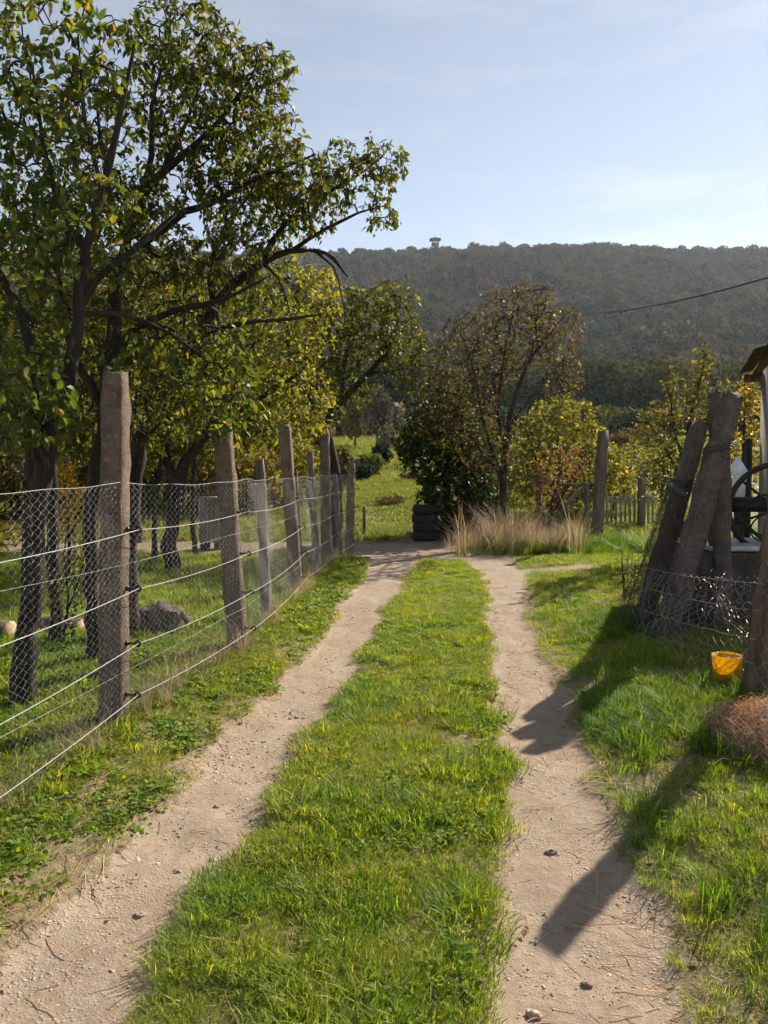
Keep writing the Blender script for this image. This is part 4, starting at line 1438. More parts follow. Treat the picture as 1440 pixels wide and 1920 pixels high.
Cb, Ct = np.array([3.10, 7.0, -.05]), at(1347, 737, 7.0)
o = post_mesh('concrete_post', Cb, Ct, .17, .15, 153, jit=.008, yaw=.1, chip=.012).build('concrete_post', M['concrete_brown'])
tag(o, 'upright concrete post directly behind the tall tilted one', 'post', 'leaning posts by the well')
Db = np.array([2.36, 4.83, -.05])
Dt = np.array([2.62, 4.90, 2.05])
o = post_mesh('wooden_post', Db, Dt, .15, .21, 154, jit=.008, yaw=-R(40), chip=.012).build('wooden_post', M['brown_wood'])
tag(o, 'thick dark brown post cut by the picture edge beside the straw', 'post')

# sagging netting between them
nf = empty('old_netting_fence', (2.15, 5.4, 0), 'sagging rusty wire netting strung from the tilted post to the dark brown post', 'fence')
rng = np.random.default_rng(71)


def netting(P00, P10, P01, P11, cell, r, warp, seed, name, parent, mat):
    """bent-wire netting over a warped patch: P(u,v) u along, v up"""
    P00, P10, P01, P11 = [np.asarray(p, float) for p in (P00, P10, P01, P11)]
    Lu = np.linalg.norm(P10 - P00)
    Lv = np.linalg.norm(P01 - P00)
    nu, nv = int(Lu / cell), int(Lv / (cell * .8))
    nrm = unit(np.cross(P10 - P00, P01 - P00))
    m = MB()
    for i in range(nu):
        v = np.linspace(0, 1, nv + 1)
        u = (i + .5 + .52 * np.where((np.arange(nv + 1) + i) % 2 == 0, 1, -1)) / nu
        u = u + .25 / nu * vnoise(v * 9, np.full_like(v, i * .7), seed + 2)
        p = (P00 * (1 - u)[:, None] + P10 * u[:, None]) * (1 - v)[:, None] + (P01 * (1 - u)[:, None] + P11 * u[:, None]) * v[:, None]
        w = warp * (vnoise(u * 5, v * 4, seed) + .5 * vnoise(u * 13, v * 11, seed + 1)) + .008 * np.where(np.arange(nv + 1) % 2 == 0, 1, -1)
        p = p + nrm * w[:, None] + np.array([0, 0, 1.0]) * (-.05 * np.sin(np.pi * u) * v)[:, None]
        m.tube(p, r, 3, cap=False)
    o = m.build(name, mat, parent)
    o['kind'] = 'stuff'
    return o


netting((2.16, 6.74, .02), (2.30, 4.74, .02), (2.30, 6.76, .68), (2.36, 4.74, .86), .05, .0018, .07, 1, 'netting', nf, M['old_wire'])
netting((2.22, 6.80, .02), (2.36, 4.80, .02), (2.36, 6.82, .86), (2.42, 4.80, .80), .042, .0019, .11, 7, 'netting', nf, M['tar_wire'])
netting((2.28, 4.72, .02), (2.62, 4.0, .02), (2.36, 4.72, .95), (2.70, 4.0, .95), .06, .0024, .03, 4, 'netting', nf, M['old_wire'])
for h0, h1 in ((.64, .80), (.47, .63), (.27, .45), (.10, .30)):
    b = MB()
    A0 = np.array([2.26 + .1 * h0, 6.72, h0])
    A1 = np.array([2.27 + .1 * h1, 4.73, h1])
    P = [A0 + (A1 - A0) * t + np.array([0, 0, -.02 * math.sin(math.pi * t)]) + rng.normal(0, .004, 3) for t in np.linspace(0, 1, 14)]
    b.tube(P, .0028, 5)
    for t in np.linspace(.05, .95, 9):
        q = A0 + (A1 - A0) * t + np.array([0, 0, -.02 * math.sin(math.pi * t)])
        for _ in range(2):
            dd = unit(rng.standard_normal(3)) * .014
            b.tube([q - dd, q + dd], .0013, 4)
    b.build('barbed_wire', M['old_wire'], nf)
# crumpled roll of netting hugging the tilted post
rl = empty('netting_roll', (2.18, 6.88, 0), 'crumpled dark roll of old wire netting leaning on the short tilted post', 'netting')
m = MB()
for layer in range(4):
    r0, r1 = .235 - .03 * layer, .115 - .01 * layer
    nz, na = 38, 19
    for i in range(na):
        a0 = 2 * math.pi * i / na
        z = np.linspace(0.01, 1.42, nz)
        t = z / 1.42
        wob = vnoise(z * 4, np.full(nz, i * .5 + layer * 9), 81) * .35
        a = a0 + wob + .5 * (2 * math.pi / na) * np.where(np.arange(nz) % 2 == 0, 1, -1)
        rr_ = (r0 + (r1 - r0) * t ** .8) * (1 + .28 * vnoise(np.cos(a) * 2 + z * 3, np.sin(a) * 2 + layer, 82))
        cxy = A_b[None, :2] + (A_t - A_b)[None, :2] * (z / A_t[2])[:, None]
        P = np.stack([cxy[:, 0] - .05 * (1 - t) + np.cos(a) * rr_, cxy[:, 1] - .02 + np.sin(a) * rr_ * .7, z], -1)
        m.tube(P, .0022, 3, cap=False)
o = m.build('wire_mesh', M['tar_wire'], rl)
o['kind'] = 'stuff'
b = MB()
q0, q1 = at(1250, 903, 6.75), at(1287, 927, 6.75)
hx = unit(np.cross(q1 - q0, (0, 1, 0)))
b.tube([q0 + (q1 - q0) * t / 60 + .017 * (math.cos(t * 1.05) * hx + math.sin(t * 1.05) * np.array([0, 1.0, 0])) for t in range(61)], .0028, 4)
b.build('rolled_edge', M['wire'], rl)

# the well
wc = np.array([3.46, 7.45, 0])
well = empty('well', wc, 'concrete draw well with zinc cover and iron winding wheel', 'well')
b = MB()
b.box((wc[0], wc[1], .36), (1.15, .95, .78))
b.build('well_curb', M['concrete_dark'], well, bevel=.03)
b = MB()
b.box((wc[0] + .05, wc[1] - .02, .785), (1.06, .9, .05))
b.build('cover', M['zinc'], well, bevel=.008)
for sx in (-.18, .52):
    b = MB()
    b.beam((wc[0] + sx, wc[1], .81), (wc[0] + sx, wc[1], 1.30), .10, .10, (0, 1, 0))
    b.build('bearing_post', M['iron'], well, bevel=.01)
b = MB()
b.tube([(wc[0] - .16, wc[1], 1.17), (wc[0] + .7, wc[1], 1.17)], .075, 14)
b.build('drum', M['iron'], well)
hub = np.array([wc[0] + .27, wc[1] - .18, 1.13])
wl = MB()
ring(wl, hub, (.25, 1, 0), .43, .028, 40, 8)
whl = wl.build('winding_wheel', M['iron'], well, True)
u_ = unit(np.cross(unit(np.array([.25, 1, 0])), np.array([0, 0, 1.0])))
for k in range(6):
    t = k * math.pi / 3 + .35
    e = u_ * math.cos(t) + np.array([0, 0, 1.0]) * math.sin(t)
    b = MB()
    b.tube([hub + e * .03, hub + e * .42], .013, 6)
    b.build('spoke', M['iron'], whl)
b = MB()
b.tube([hub - np.array([.02, .05, 0]), hub + np.array([.04, .22, .02])], .04, 10)
b.build('hub', M['iron'], whl, True)
b = MB()
ring(b, hub + np.array([-.06, .1, -.06]), (.15, 1, .1), .2, .012, 26, 6)
ring(b, hub + np.array([-.03, .12, -.18]), (.1, .9, .5), .16, .008, 26, 6)
b.build('chain_coil', M['iron'], well, True)
b = MB()
b.beam((wc[0] - .12, wc[1] - .2, 1.05), (wc[0] + .3, wc[1] - .42, .62), .05, .03)
b.build('brace', M['iron'], well)

# white lantern-like birdhouse on a post
lc = at(1382, 920, 8.2)
ln = empty('white_lantern', (lc[0], lc[1], 0), 'white lantern with a pointed roof behind the iron wheel', 'lantern')
b = MB()
zt, ze = at(1382, 853, 8.2)[2], at(1382, 893, 8.2)[2]
q = .115
ro = .5
cs = [(lc[0] + q * 1.41 * math.cos(ro + k * math.pi / 2), lc[1] + q * 1.41 * math.sin(ro + k * math.pi / 2)) for k in range(4)]
b.add([(x, y, ze) for x, y in cs] + [(lc[0], lc[1], zt)], [[3, 2, 1, 0]], [[0, 1, 4], [1, 2, 4], [2, 3, 4], [3, 0, 4]])
b.build('roof', M['white_paint'], ln)
b = MB()
b.tube([(lc[0], lc[1], ze - .02), (lc[0], lc[1], ze - .05), (lc[0], lc[1], ze - .30)], [.10, .085, .075], 14)
b.build('lamp_body', M['white_paint'], ln, True)
b = MB()
b.tube([(lc[0], lc[1], 0), (lc[0], lc[1], ze - .3)], .03, 8)
b.build('pole', M['iron'], ln)

# yellow bucket
m_, nt_, out_ = new_mat('yellow plastic')
p_ = N(nt_, 'ShaderNodeBsdfPrincipled')
p_.inputs['Base Color'].default_value = (0.88, 0.55, 0.025, 1)
p_.inputs['Roughness'].default_value = .4
t_ = N(nt_, 'ShaderNodeBsdfTranslucent')
t_.inputs['Color'].default_value = (1.0, 0.68, 0.05, 1)
ms_ = N(nt_, 'ShaderNodeMixShader')
ms_.inputs[0].default_value = .5
nt_.links.new(p_.outputs[0], ms_.inputs[1])
nt_.links.new(t_.outputs[0], ms_.inputs[2])
nt_.links.new(ms_.outputs[0], out_.inputs['Surface'])
bc = gp(1361, 1300)
bk = empty('bucket', (bc[0], bc[1], 0), 'bright yellow plastic bucket behind the old netting', 'bucket')
b = MB()
prof = [(.078, .01), (.082, .012), (.091, .245), (.096, .245), (.096, .262), (.090, .262), (.078, .022), (.0, .022)]
V, Q = [], []
ns = 26
for a in range(ns):
    an = 2 * math.pi * a / ns
    V += [(bc[0] + r_ * math.cos(an), bc[1] + r_ * math.sin(an), z_) for r_, z_ in prof]
k = len(prof)
for a in range(ns):
    for j in range(k - 1):
        Q.append([a * k + j, ((a + 1) % ns) * k + j, ((a + 1) % ns) * k + j + 1, a * k + j + 1])
b.add(V, Q)
b.build('pail', m_, bk, True)
b = MB()
b.tube([(bc[0] + .1 * math.cos(t), bc[1] - .03, .25 - .10 * math.sin(t)) for t in np.linspace(0, math.pi, 13)], .0028, 5)
b.build('handle', M['wire'], bk)

# the shed whose eave shows at the edge
fc = np.array([702 / FPX * 11.0, 11.0])
ud = -unit(np.array([.357, .934]))
vd = np.array([.934, -.357])
shed = empty('shed', (fc[0], fc[1], 0), 'plastered shed with a corrugated roof edge at the side of the yard', 'building')
EZ = at(1400, 690, 10.8)[2]


def sp(a, b_, z):
    q = fc + ud * a + vd * b_
    return np.array([q[0], q[1], z])


b = MB()
LW = 2.0
V = [sp(0, 0, -.1), sp(LW, 0, -.1), sp(LW, 3, -.1), sp(0, 3, -.1), sp(0, 0, EZ), sp(LW, 0, EZ), sp(LW, 3, EZ + .75), sp(0, 3, EZ + .75)]
b.add(V, [[0, 1, 5, 4], [1, 2, 6, 5], [2, 3, 7, 6], [3, 0, 4, 7], [4, 5, 6, 7]])
b.build('wall', M['plaster'], shed)
b = MB()
na = 40
V = []
for i in range(na + 1):
    a = -.22 + (LW + .45) * i / na
    dz = .018 * math.sin(i * math.pi / 2)
    for b_ in (-.28, 3.2):
        for off in (0, -.006):
            V.append(sp(a, b_, EZ + .06 + b_ * .25 + dz + off))
Q = []
for i in range(na):
    o_ = i * 4
    Q += [[o_, o_ + 4, o_ + 6, o_ + 2], [o_ + 1, o_ + 3, o_ + 7, o_ + 5], [o_, o_ + 1, o_ + 5, o_ + 4]]
b.add(V, Q)
rf = b.build('roof', M['roof_sheet'], shed)
b = MB()
b.beam(sp(-.12, -.22, EZ - .10), sp(-.12, .3, EZ - .10), .09, .10)
b.build('rafter_end', M['brown_wood'], rf)
b = MB()
b.beam(sp(-.1, -.06, EZ - .02), sp(LW, -.06, EZ - .02), .08, .10)
b.build('eave_beam', M['brown_wood'], rf)
b = MB()
b.beam(sp(-.05, -.14, 0), sp(-.05, -.14, 1.95), .08, .08, (0, 1, 0))
b.build('drain_pipe', M['iron'], shed)

# overhead cable
cb = MB()
p1, p2 = at(960, 575, 60), at(1600, 470, 22)
P = [p1 + (p2 - p1) * t - np.array([0, 0, 1.1 * 4 * t * (1 - t)]) for t in np.linspace(0, 1, 40)]
cb.tube(P, .036, 6)
o = cb.build('overhead_cable', M['black_plastic'], None, True)
tag(o, 'black overhead cable crossing in front of the wooded hill', 'cable')

# small wire cage round a young plant at the verge
cg = gp(1180, 1150)
cage = empty('plant_cage', cg, 'thin rusty wire cage round a young plant at the verge', 'cage')
for k, (sx, sy) in enumerate(((-.05, 0), (.05, .02), (0, .09), (0, -.06))):
    b = MB()
    b.tube([cg + np.array([sx, sy, -.02]), cg + np.array([sx * 1.1, sy, .52 + .04 * k])], .004, 5)
    b.build('stake', M['rust'], cage)
for z in (.2, .42):
    b = MB()
    ring(b, cg + np.array([0, .01, z]), (0, 0, 1), .075, .003, 14, 5)
    b.build('hoop', M['rust'], cage)
make_tree('young_plant', 'young yellow-green plant growing beside the wire cage', 'plant', gp(1170, 1135),
          [limb(8.6, [(1172, 1135, .012), (1168, 1080, .009), (1166, 1040, .004)]), limb(8.6, [(1172, 1110, .008), (1190, 1075, .004)])],
          [px_blob(1165, 1045, 8.6, 12, 22, .06, .3), px_blob(1180, 1085, 8.6, 26, 32, .15, .5)], 70, .055, 6, [((0.12, 0.14, 0.035), 3), ((0.24, 0.22, 0.05), 1.5), ((0.06, 0.09, 0.03), 2)], 30)


# ------------------------------------------------------------------ grass, weeds, straw, pebbles
rng = np.random.default_rng(101)


def tuft(name, rng, nb, h, spread, width, pal, lean=.5, curl=.5):
    """a tuft of bent blades, each three faces"""
    a = rng.uniform(0, 6.283, nb)
    r = spread * np.sqrt(rng.random(nb))
    base = np.stack([np.cos(a) * r, np.sin(a) * r, np.full(nb, -.008)], -1)
    a2 = a + rng.normal(0, .9, nb)
    out = np.stack([np.cos(a2), np.sin(a2), np.zeros(nb)], -1)
    side = np.stack([-np.sin(a2 + rng.normal(0, .6, nb)), np.cos(a2), np.zeros(nb)], -1)
    hh = h * rng.uniform(.45, 1.15, nb)[:, None]
    ln = (lean * rng.uniform(.15, 1.3, nb))[:, None]
    m1 = base + np.array([0, 0, 1.0]) * hh * .5 + out * hh * ln * .28
    m2 = base + np.array([0, 0, 1.0]) * hh * (.82 - .15 * curl) + out * hh * ln * .7
    tip = base + np.array([0, 0, 1.0]) * hh * (1 - .35 * curl * rng.random((nb, 1))) + out * hh * ln * (1.05 + .4 * curl)
    w = (width * rng.uniform(.7, 1.3, nb))[:, None]
    V = np.stack([base - side * w * .4, base + side * w * .4, m1 - side * w * .5, m1 + side * w * .5, m2 - side * w * .36, m2 + side * w * .36, tip], 1).reshape(-1, 3)
    k = np.arange(nb)[:, None] * 7
    Q = np.concatenate([k + np.array([[0, 1, 3, 2]]), k + np.array([[2, 3, 5, 4]])], 0)
    T = k + np.array([[4, 5, 6]])
    return mesh_np(name, V, [Q, T], np.repeat(palette(rng, nb, pal, .22), 7, 0))


def rosette(name, rng, nl, size, pal, height=.03):
    """low broad-leaved weed"""
    a = rng.uniform(0, 6.283, nl)
    r = rng.uniform(0, .045, nl)
    P = np.stack([np.cos(a) * r, np.sin(a) * r, rng.uniform(.0, height, nl)], -1)
    D = np.stack([np.cos(a), np.sin(a), rng.uniform(-.1, .6, nl)], -1)
    Nr = unit(np.array([0, 0, 1.0]) + .45 * rng.standard_normal((nl, 3)))
    V, F, Cc = leaves_arrays(P, D, Nr, size * rng.uniform(.5, 1.3, nl), 'fine', palette(rng, nl, pal, .2))
    return mesh_np(name, V, [F], Cc)


GP_LUSH = [((0.18, 0.25, 0.03), 5), ((0.25, 0.30, 0.036), 4), ((0.12, 0.185, 0.026), 3), ((0.44, 0.36, 0.17), 1.0)]
GP_MIX = [((0.175, 0.23, 0.034), 4), ((0.25, 0.28, 0.045), 3), ((0.42, 0.34, 0.17), 1.3), ((0.11, 0.155, 0.028), 2)]
GP_DRY = [((0.38, 0.30, 0.215), 4), ((0.28, 0.21, 0.155), 3), ((0.48, 0.40, 0.29), 2)]
GP_WEED = [((0.14, 0.215, 0.038), 4), ((0.20, 0.255, 0.045), 3), ((0.26, 0.24, 0.06), .5), ((0.30, 0.12, 0.05), .05), ((0.30, 0.24, 0.10), .4)]
GP_MEADOW = [((0.135, 0.165, 0.045), 4), ((0.18, 0.19, 0.06), 3), ((0.33, 0.26, 0.14), 1.6), ((0.09, 0.12, 0.032), 2)]
GP_TALL = [((0.11, 0.185, 0.026), 5), ((0.15, 0.225, 0.03), 3), ((0.08, 0.14, 0.022), 4), ((0.40, 0.33, 0.16), .4)]
src_grass = [source('grass tuft', tuft('grass tuft', rng, 130, .050, .10, .0031, GP_LUSH, .85), M['grass']) for _ in range(5)]
src_mix = [source('grass tuft', tuft('grass tuft', rng, 120, .042, .105, .0031, GP_MIX, .95), M['grass']) for _ in range(5)]
src_tall = [source('grass tuft', tuft('grass tuft', rng, 44, .21, .08, .005, GP_TALL, .8, .75), M['grass']) for _ in range(4)]
src_weed = [source('weed', rosette('weed', rng, 22, .023, GP_WEED), M['grass']) for _ in range(5)]
src_dry = [source('dry tuft', tuft('dry tuft', rng, 30, .8, .12, .0055, GP_DRY, .75, .5), M['dry']) for _ in range(4)]
src_far = [source('meadow tuft', tuft('meadow tuft', rng, 34, .13, .16, .012, GP_MEADOW, .9), M['grass']) for _ in range(4)]


def place(x0, x1, y0, y1, per_m2, dens):
    n = int((x1 - x0) * (y1 - y0) * per_m2)
    x = rng.uniform(x0, x1, n)
    y = rng.uniform(y0, y1, n)
    keep = (np.abs(x) < .60 * y + .9) & (rng.random(n) < dens(x, y))
    x, y = x[keep], y[keep]
    return np.stack([x, y, ground_z(x, y)], -1)


def strew(name, P, srcs, smin, smax, label, cat='grass', tilt=.15, flat=None):
    n = len(P)
    rot = np.stack([rng.normal(0, tilt, n), rng.normal(0, tilt, n), rng.uniform(0, 6.283, n)], -1)
    sc = rng.uniform(smin, smax, n)
    if flat is not None:
        sc = sc * flat
    return scatter(name, P, rot, sc, rng.integers(0, len(srcs), n), srcs, label, cat)


def centre(x, y):
    return (x > ecv(E_L2, y) - .05) & (x < ecv(E_R1, y) + .05) & (y < 13.2)


def patchy(x, y, s, f=1.2, lo=-.45, hi=.2):
    return np.clip((vnoise(x, y, s, f) + .5 * vnoise(x, y, s + 1, f * 3) - lo) / (hi - lo), 0, 1)


def d_centre(x, y):
    m = dirt_mask(x, y)
    wear = np.where(y < 3.0, .65 + .35 * patchy(x, y, 41, 2.0, -.2, .4), .85 + .15 * patchy(x, y, 41, 1.4))
    return centre(x, y) * np.clip(1 - 1.6 * m, 0, 1) * wear


P1 = np.vstack([place(-1.6, 1.2, 1.4, 4.0, 640, d_centre), place(-1.3, 1.5, 4.0, 7.5, 420, d_centre)])
P2 = place(-.8, 1.7, 7.5, 13.3, 200, d_centre)
P1 = np.vstack([P1, P2])
hs = np.clip(.82 + .38 * vnoise(P1[:, 0], P1[:, 1], 44, 2.1) + .4 * vnoise(P1[:, 0], P1[:, 1], 45, 7), .4, 1.6) * np.where(P1[:, 1] > 7.5, 1.15, 1.0)
strew('grass', P1, src_grass + src_mix, .6, 1.15, 'lush green grass strip between the two wheel ruts', flat=hs)
PW = place(-1.6, 1.6, 1.4, 8.0, 330, lambda x, y: d_centre(x, y) * patchy(x, y, 47, 1.5, -.1, .5))
strew('weeds', PW, src_weed, .6, 1.2, 'small broad-leaved weeds in the middle strip', 'weeds')


def fence_x(y):
    return np.interp(y, An[:, 1], An[:, 0])


def d_lverge(x, y):
    m = dirt_mask(x, y)
    return (x < ecv(E_L1, y) + .08) & (x > fence_x(y) - .25) & (rng.random(len(x)) > 1.5 * m)


PV = np.vstack([place(-2.4, -.3, 1.8, 6, 330, lambda x, y: d_lverge(x, y) * patchy(x, y, 51, 2.6, -.7, .3)), place(-2.0, .1, 6, 14, 210, lambda x, y: d_lverge(x, y) * patchy(x, y, 51, 1.4, -.7, .1))])
strew('weeds', PV, src_weed, .5, 1.25, 'creeping weeds on the verge under the wire fence', 'weeds', flat=np.where(PV[:, 1] > 7, 1.25, 1))
PV2 = np.vstack([place(-2.4, -.3, 1.8, 6, 210, lambda x, y: d_lverge(x, y) * (.25 + .75 * patchy(x, y, 53, 1.7))), place(-2.0, .1, 6, 14, 170, lambda x, y: d_lverge(x, y) * patchy(x, y, 53, 1.4, -.6, .1))])
strew('grass', PV2, src_mix, .55, 1.15, 'thin mixed grass along the foot of the wire fence')
PF = place(-2.2, -.4, 2.2, 14, 70, lambda x, y: np.exp(-((x - fence_x(y)) / .09) ** 2))
strew('dry_grass', PF, src_dry, .15, .4, 'dry grass stalks caught in the chain-link netting')


def d_garden(x, y):
    return (x < fence_x(y) + .05) * np.where(y < 13.6, 1, 0) * (.45 + .55 * patchy(x, y, 55, .8))


PG = np.vstack([place(-5.2, -1.2, 2.4, 7, 140, d_garden), place(-9.5, -.5, 7, 13.8, 60, d_garden)])
strew('grass', PG, src_mix + src_grass, .8, 1.5, 'shaded garden lawn under the orchard trees', flat=np.where(PG[:, 1] > 7, 1.45, 1.0))
PGW = place(-4.5, -1.3, 2.6, 7, 160, d_garden)
strew('weeds', PGW, src_weed, .8, 1.6, 'leafy weeds scattered through the garden lawn', 'weeds')


def d_rverge(x, y):
    m = dirt_mask(x, y)
    return (x > ecv(E_R2, y) - .06) * np.clip(1 - 1.5 * m, 0, 1) * np.where(y < 13.2, 1, 0)


PR = np.vstack([place(.4, 3.2, 1.4, 6.5, 270, lambda x, y: d_rverge(x, y) * (.35 + .65 * patchy(x, y, 61, 1.5, -.3, .3))), place(.8, 7, 6.5, 13.6, 120, d_rverge)])
er = np.clip((PR[:, 0] - ecv(E_R2, PR[:, 1])) / .45, 0, 1)
strew('grass', PR, src_grass + src_mix, .55, 1.1, 'grassy verge between the right rut and the well', flat=np.where(PR[:, 1] > 6.5, 1.1, .55 + .5 * er))


def bump(x, y, cx, cy, rx, ry):
    return np.exp(-((x - cx) / rx) ** 2 - ((y - cy) / ry) ** 2)


gb = gp(1361, 1300)
g1, g2, g3, g4 = gp(1215, 1370), gp(1085, 1180), gp(1390, 1700), gp(1250, 1570)
PT = place(.5, 3.0, 1.6, 8.5, 420, lambda x, y: (x > ecv(E_R2, y) + .02) * np.clip(bump(x, y, g1[0] - .05, g1[1] + .1, .33, .5) + .35 * bump(x, y, g2[0] + .25, g2[1], .3, .6) + .8 * bump(x, y, g3[0] + .12, g3[1] - .25, .16, .3) + .25 * bump(x, y, g4[0] + .1, g4[1], .2, .3) + 1.0 * bump(x, y, gb[0] - .06, gb[1] - .3, .16, .16), 0, 1))
strew('grass', PT, src_tall, .38, .78, 'tall bright grass clump at the foot of the old netting')
PT2 = np.vstack([place(2.6, 7, 12.6, 17, 90, lambda x, y: np.clip(bump(x, y, 5.0, 14.6, 1.4, 1.0), 0, 1)), place(-1.2, 2.2, 16.0, 18.5, 40, lambda x, y: .6 * (np.hypot(x - .88, y - 16.3) > .75))])
strew('grass', PT2, src_tall, .8, 1.7, 'tall green grass at the far side of the lane', flat=np.where(PT2[:, 0] < 2.3, .55, 1))
PD = place(1.2, 5.0, 13.2, 16.4, 64, lambda x, y: np.clip(1.3 * bump(x, y, 2.75, 14.7, 1.05, .85), 0, 1) * (y > 13.5 + .1 * np.sin(x * 5)))
strew('dry_grass', PD, src_dry, .55, 1.2, 'bank of tall dry straw-coloured grass at the lane corner', flat=np.clip(.8 + .45 * vnoise(PD[:, 0], PD[:, 1], 91, 1.7) + .2 * vnoise(PD[:, 0], PD[:, 1], 92, 5), .35, 1.3))
PD2 = place(1.2, 4.8, 13.3, 16.2, 60, lambda x, y: bump(x, y, 2.9, 14.3, 1.2, .7))
strew('grass', PD2, src_tall, .8, 1.6, 'green grass growing through the dry bank at the lane corner')
PM = np.vstack([place(-16, 16, 16.2, 40, 38, lambda x, y: (x < 9) * (.4 + .6 * patchy(x, y, 65, .25, -.6, .2)) * (np.hypot(x - .88, y - 16.3) > .7)), place(-30, 30, 40, 75, 8, lambda x, y: np.ones_like(x)), place(-50, 50, 75, 112, 2.2, lambda x, y: np.ones_like(x))])
strew('grass', PM, src_far, .6, 1.3, 'rough meadow grass rising beyond the lane', flat=np.where(PM[:, 1] > 75, 3.6, np.where(PM[:, 1] > 40, 2.0, .95)))

# straw heap at the picture edge
sh = gp(1405, 1440)
hc = np.array([2.04, 3.92, .0])
heap = empty('straw_heap', hc, 'heap of tangled dry straw against the dark brown post', 'straw')
lump_mesh((hc[0], hc[1], .0), (.30, .28, .21), 9, 12, .3).build('packed_straw', rough_mat('packed straw', (0.22, 0.15, 0.10), (0.45, 0.32, 0.21), 20, .95, 120, 1, .02), heap, True)
m = MB()
n = 3600
r2 = np.random.default_rng(9)
dr = unit(r2.standard_normal((n, 3)))
dr[:, 2] = np.abs(dr[:, 2])
for i in range(n):
    p = hc + dr[i] * np.array([.36, .34, .27]) * r2.uniform(.72, 1.22) * (1 + .25 * float(vnoise(dr[i, 0] * 3, dr[i, 1] * 3, 93)))
    t1 = unit(np.cross(dr[i], r2.standard_normal(3)))
    L = r2.uniform(.06, .22)
    t1 = unit(t1 + dr[i] * r2.uniform(-.1, .5))
    mid = p + dr[i] * r2.uniform(0, .035)
    cl = np.array([(0.70, 0.51, 0.35), (0.58, 0.41, 0.27), (0.78, 0.61, 0.44)][r2.integers(3)]) * r2.uniform(.7, 1.1)
    m.tube([p - t1 * L / 2 - dr[i] * .012, mid, p + t1 * L / 2 - dr[i] * .012 + r2.normal(0, .01, 3)], [.0011, .0013, .0009], 3, cap=False, col=cl)
o = m.build('loose_stalks', M['dry'], heap)
o['kind'] = 'stuff'


# straw bits, pebbles on the track
def stick_mesh(name, rng, L, r, col):
    m = MB()
    P = np.stack([np.linspace(-L / 2, L / 2, 5), rng.normal(0, L * .018, 5), .003 + np.abs(rng.normal(0, L * .02, 5))], -1)
    m.tube(P, [r, r, r, r * .9, r * .6], 3, cap=False, col=col)
    return m.mesh(name)


src_straw = [source('straw', stick_mesh('straw', rng, L, .0013, cl), M['dry']) for L, cl in ((.08, (.74, .58, .40)), (.12, (.68, .52, .35)), (.05, (.78, .64, .46)), (.16, (.72, .56, .38)), (.07, (.50, .37, .25)))]
PS = np.vstack([place(.1, 1.6, 1.6, 6.5, 240, lambda x, y: (x > ecv(E_R1, y)) * np.clip((x - ecv(E_R1, y)) / .7, .08, 1)), place(-2, 2.4, 1.6, 8, 30, lambda x, y: np.ones_like(x)), place(-2.6, -.4, 1.8, 7, 260, lambda x, y: ((x < ecv(E_L1, y) + .05) & (x > fence_x(y) - .1)) * .8)])
PS[:, 2] += .006
strew('straw', PS, src_straw, .6, 1.4, 'loose dry straw bits strewn over the right rut', 'straw', .06)


def pebble_mesh(name, rng, s):
    m = lump_mesh((0, 0, 0), (s, s * rng.uniform(.55, .9), s * rng.uniform(.2, .4)), int(rng.integers(1000)), 4, .5)
    return m.mesh(name)


peb_mats = [rough_mat('pebble %d' % i, c1, c2, 30, .9, 120, .3, .002) for i, (c1, c2) in enumerate((((.38, .30, .225), (.50, .41, .32)), ((.28, .21, .15), (.40, .31, .235)), ((.46, .38, .30), (.58, .50, .41)), ((.20, .15, .11), (.30, .23, .17))))]
src_peb = [source('pebble', pebble_mesh('pebble', rng, .008), peb_mats[i % 4]) for i in range(8)]


def d_peb(x, y):
    return (dirt_mask(x, y) > .35) * np.clip(.2 + patchy(x, y, 71, 1.6, -.2, .5), 0, 1)


PP = np.vstack([place(-2.6, 1.8, 1.5, 4.5, 2600, d_peb), place(-1.6, 2, 4.5, 9, 700, d_peb), place(-1.5, 2.6, 9, 15.5, 160, d_peb)])
PP[:, 2] += .005
strew('gravel', PP, src_peb, .3, 1.2, 'fine pale gravel pressed into the ruts', 'gravel', .3, flat=np.where(PP[:, 1] > 4.5, 1.35, 1.0) * (.75 + .7 * np.clip(vnoise(PP[:, 0], PP[:, 1], 75, 1.3), 0, 1)) * rng.choice([.7, 1, 1.5], len(PP), p=[.5, .4, .1]))
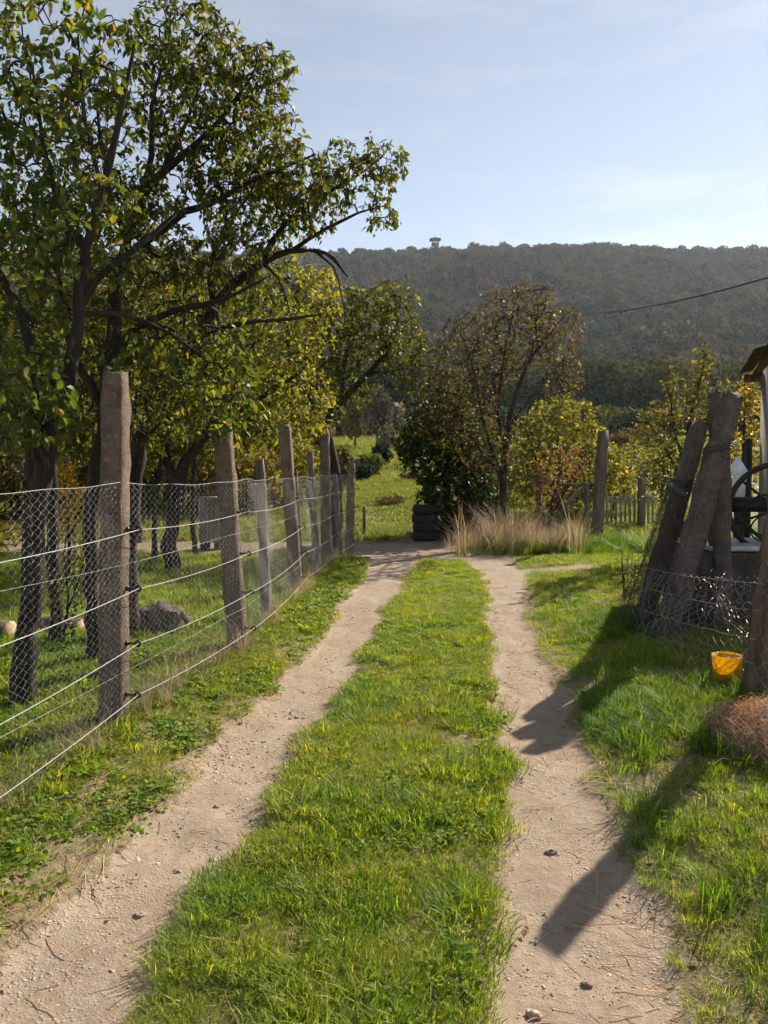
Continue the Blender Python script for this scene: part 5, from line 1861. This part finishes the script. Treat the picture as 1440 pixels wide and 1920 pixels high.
# the few stones big enough to pick out
for i, (px, py, s, ci, lab) in enumerate([(1033, 1586, .021, 3, 'dark lump of earth lying alone on the right rut'), (405, 1506, .016, 3, 'dark clod on the left rut beside the grass strip'),
                                          (332, 1628, .016, 1, 'tan stone low on the left rut'), (262, 1706, .018, 1, 'brown stone near the bottom of the left rut'),
                                          (398, 1604, .014, 0, 'small flat stone at the middle of the left rut'), (1100, 1828, .018, 3, 'dark pebble near the bottom of the right rut'),
                                          (495, 1380, .017, 2, 'pale flat stone far up the left rut'), (1000, 1880, .022, 0, 'broad pale stone half sunk at the bottom of the right rut')]):
    c = gp(px, py)
    c[2] = float(ground_z(c[0], c[1])) + .006
    cm = peb_mats[ci] if ci < 3 else M['brown_wood']
    o = lump_mesh(c, (s, s * .8, s * .55), 200 + i, 7, .45).build('stone', cm if ci < 3 else rough_mat('dark earth', (.17, .13, .10), (.27, .21, .16), 20, .95), None, True)
    tag(o, lab, 'stone', 'stones on the track')
# fallen leaves
src_leaf = []
for i in range(4):
    cl = [(.40, .25, .10), (.30, .17, .08), (.45, .33, .12), (.24, .15, .09)][i]
    V, F, Cc = leaves_arrays(np.array([[-.02, 0, .008]]), np.array([[1., 0, .15]]), np.array([[.1, .2, 1.]]), [.035], 'oval', np.array([cl]))
    src_leaf.append(source('fallen leaf', mesh_np('fallen leaf', V, [F], Cc), M['dry']))
PLf = np.vstack([place(-2.4, 2.2, 1.6, 13, 2.5, lambda x, y: np.ones_like(x)), place(-6, -1, 3, 13, 14, lambda x, y: x < fence_x(y))])
PLf[:, 2] += np.where(dirt_mask(PLf[:, 0], PLf[:, 1]) > .4, .006, .03)
strew('fallen_leaves', PLf, src_leaf, .6, 1.2, 'scattered brown fallen leaves on track and lawn', 'leaves', .3)

# ------------------------------------------------------------------ haze
m_, nt_, out_ = new_mat('haze air')
pv = N(nt_, 'ShaderNodeVolumePrincipled')
pv.inputs['Color'].default_value = (0.74, 0.84, 1.0, 1)
pv.inputs['Density'].default_value = 0.00014
pv.inputs['Anisotropy'].default_value = 0.3
nt_.links.new(pv.outputs[0], out_.inputs['Volume'])
b = MB()
b.box((0, 490, 124.5), (2100, 1900, 251))
hz = b.build('haze', m_)
tag(hz, 'thin bluish autumn haze over the whole valley', 'haze', kind='stuff')
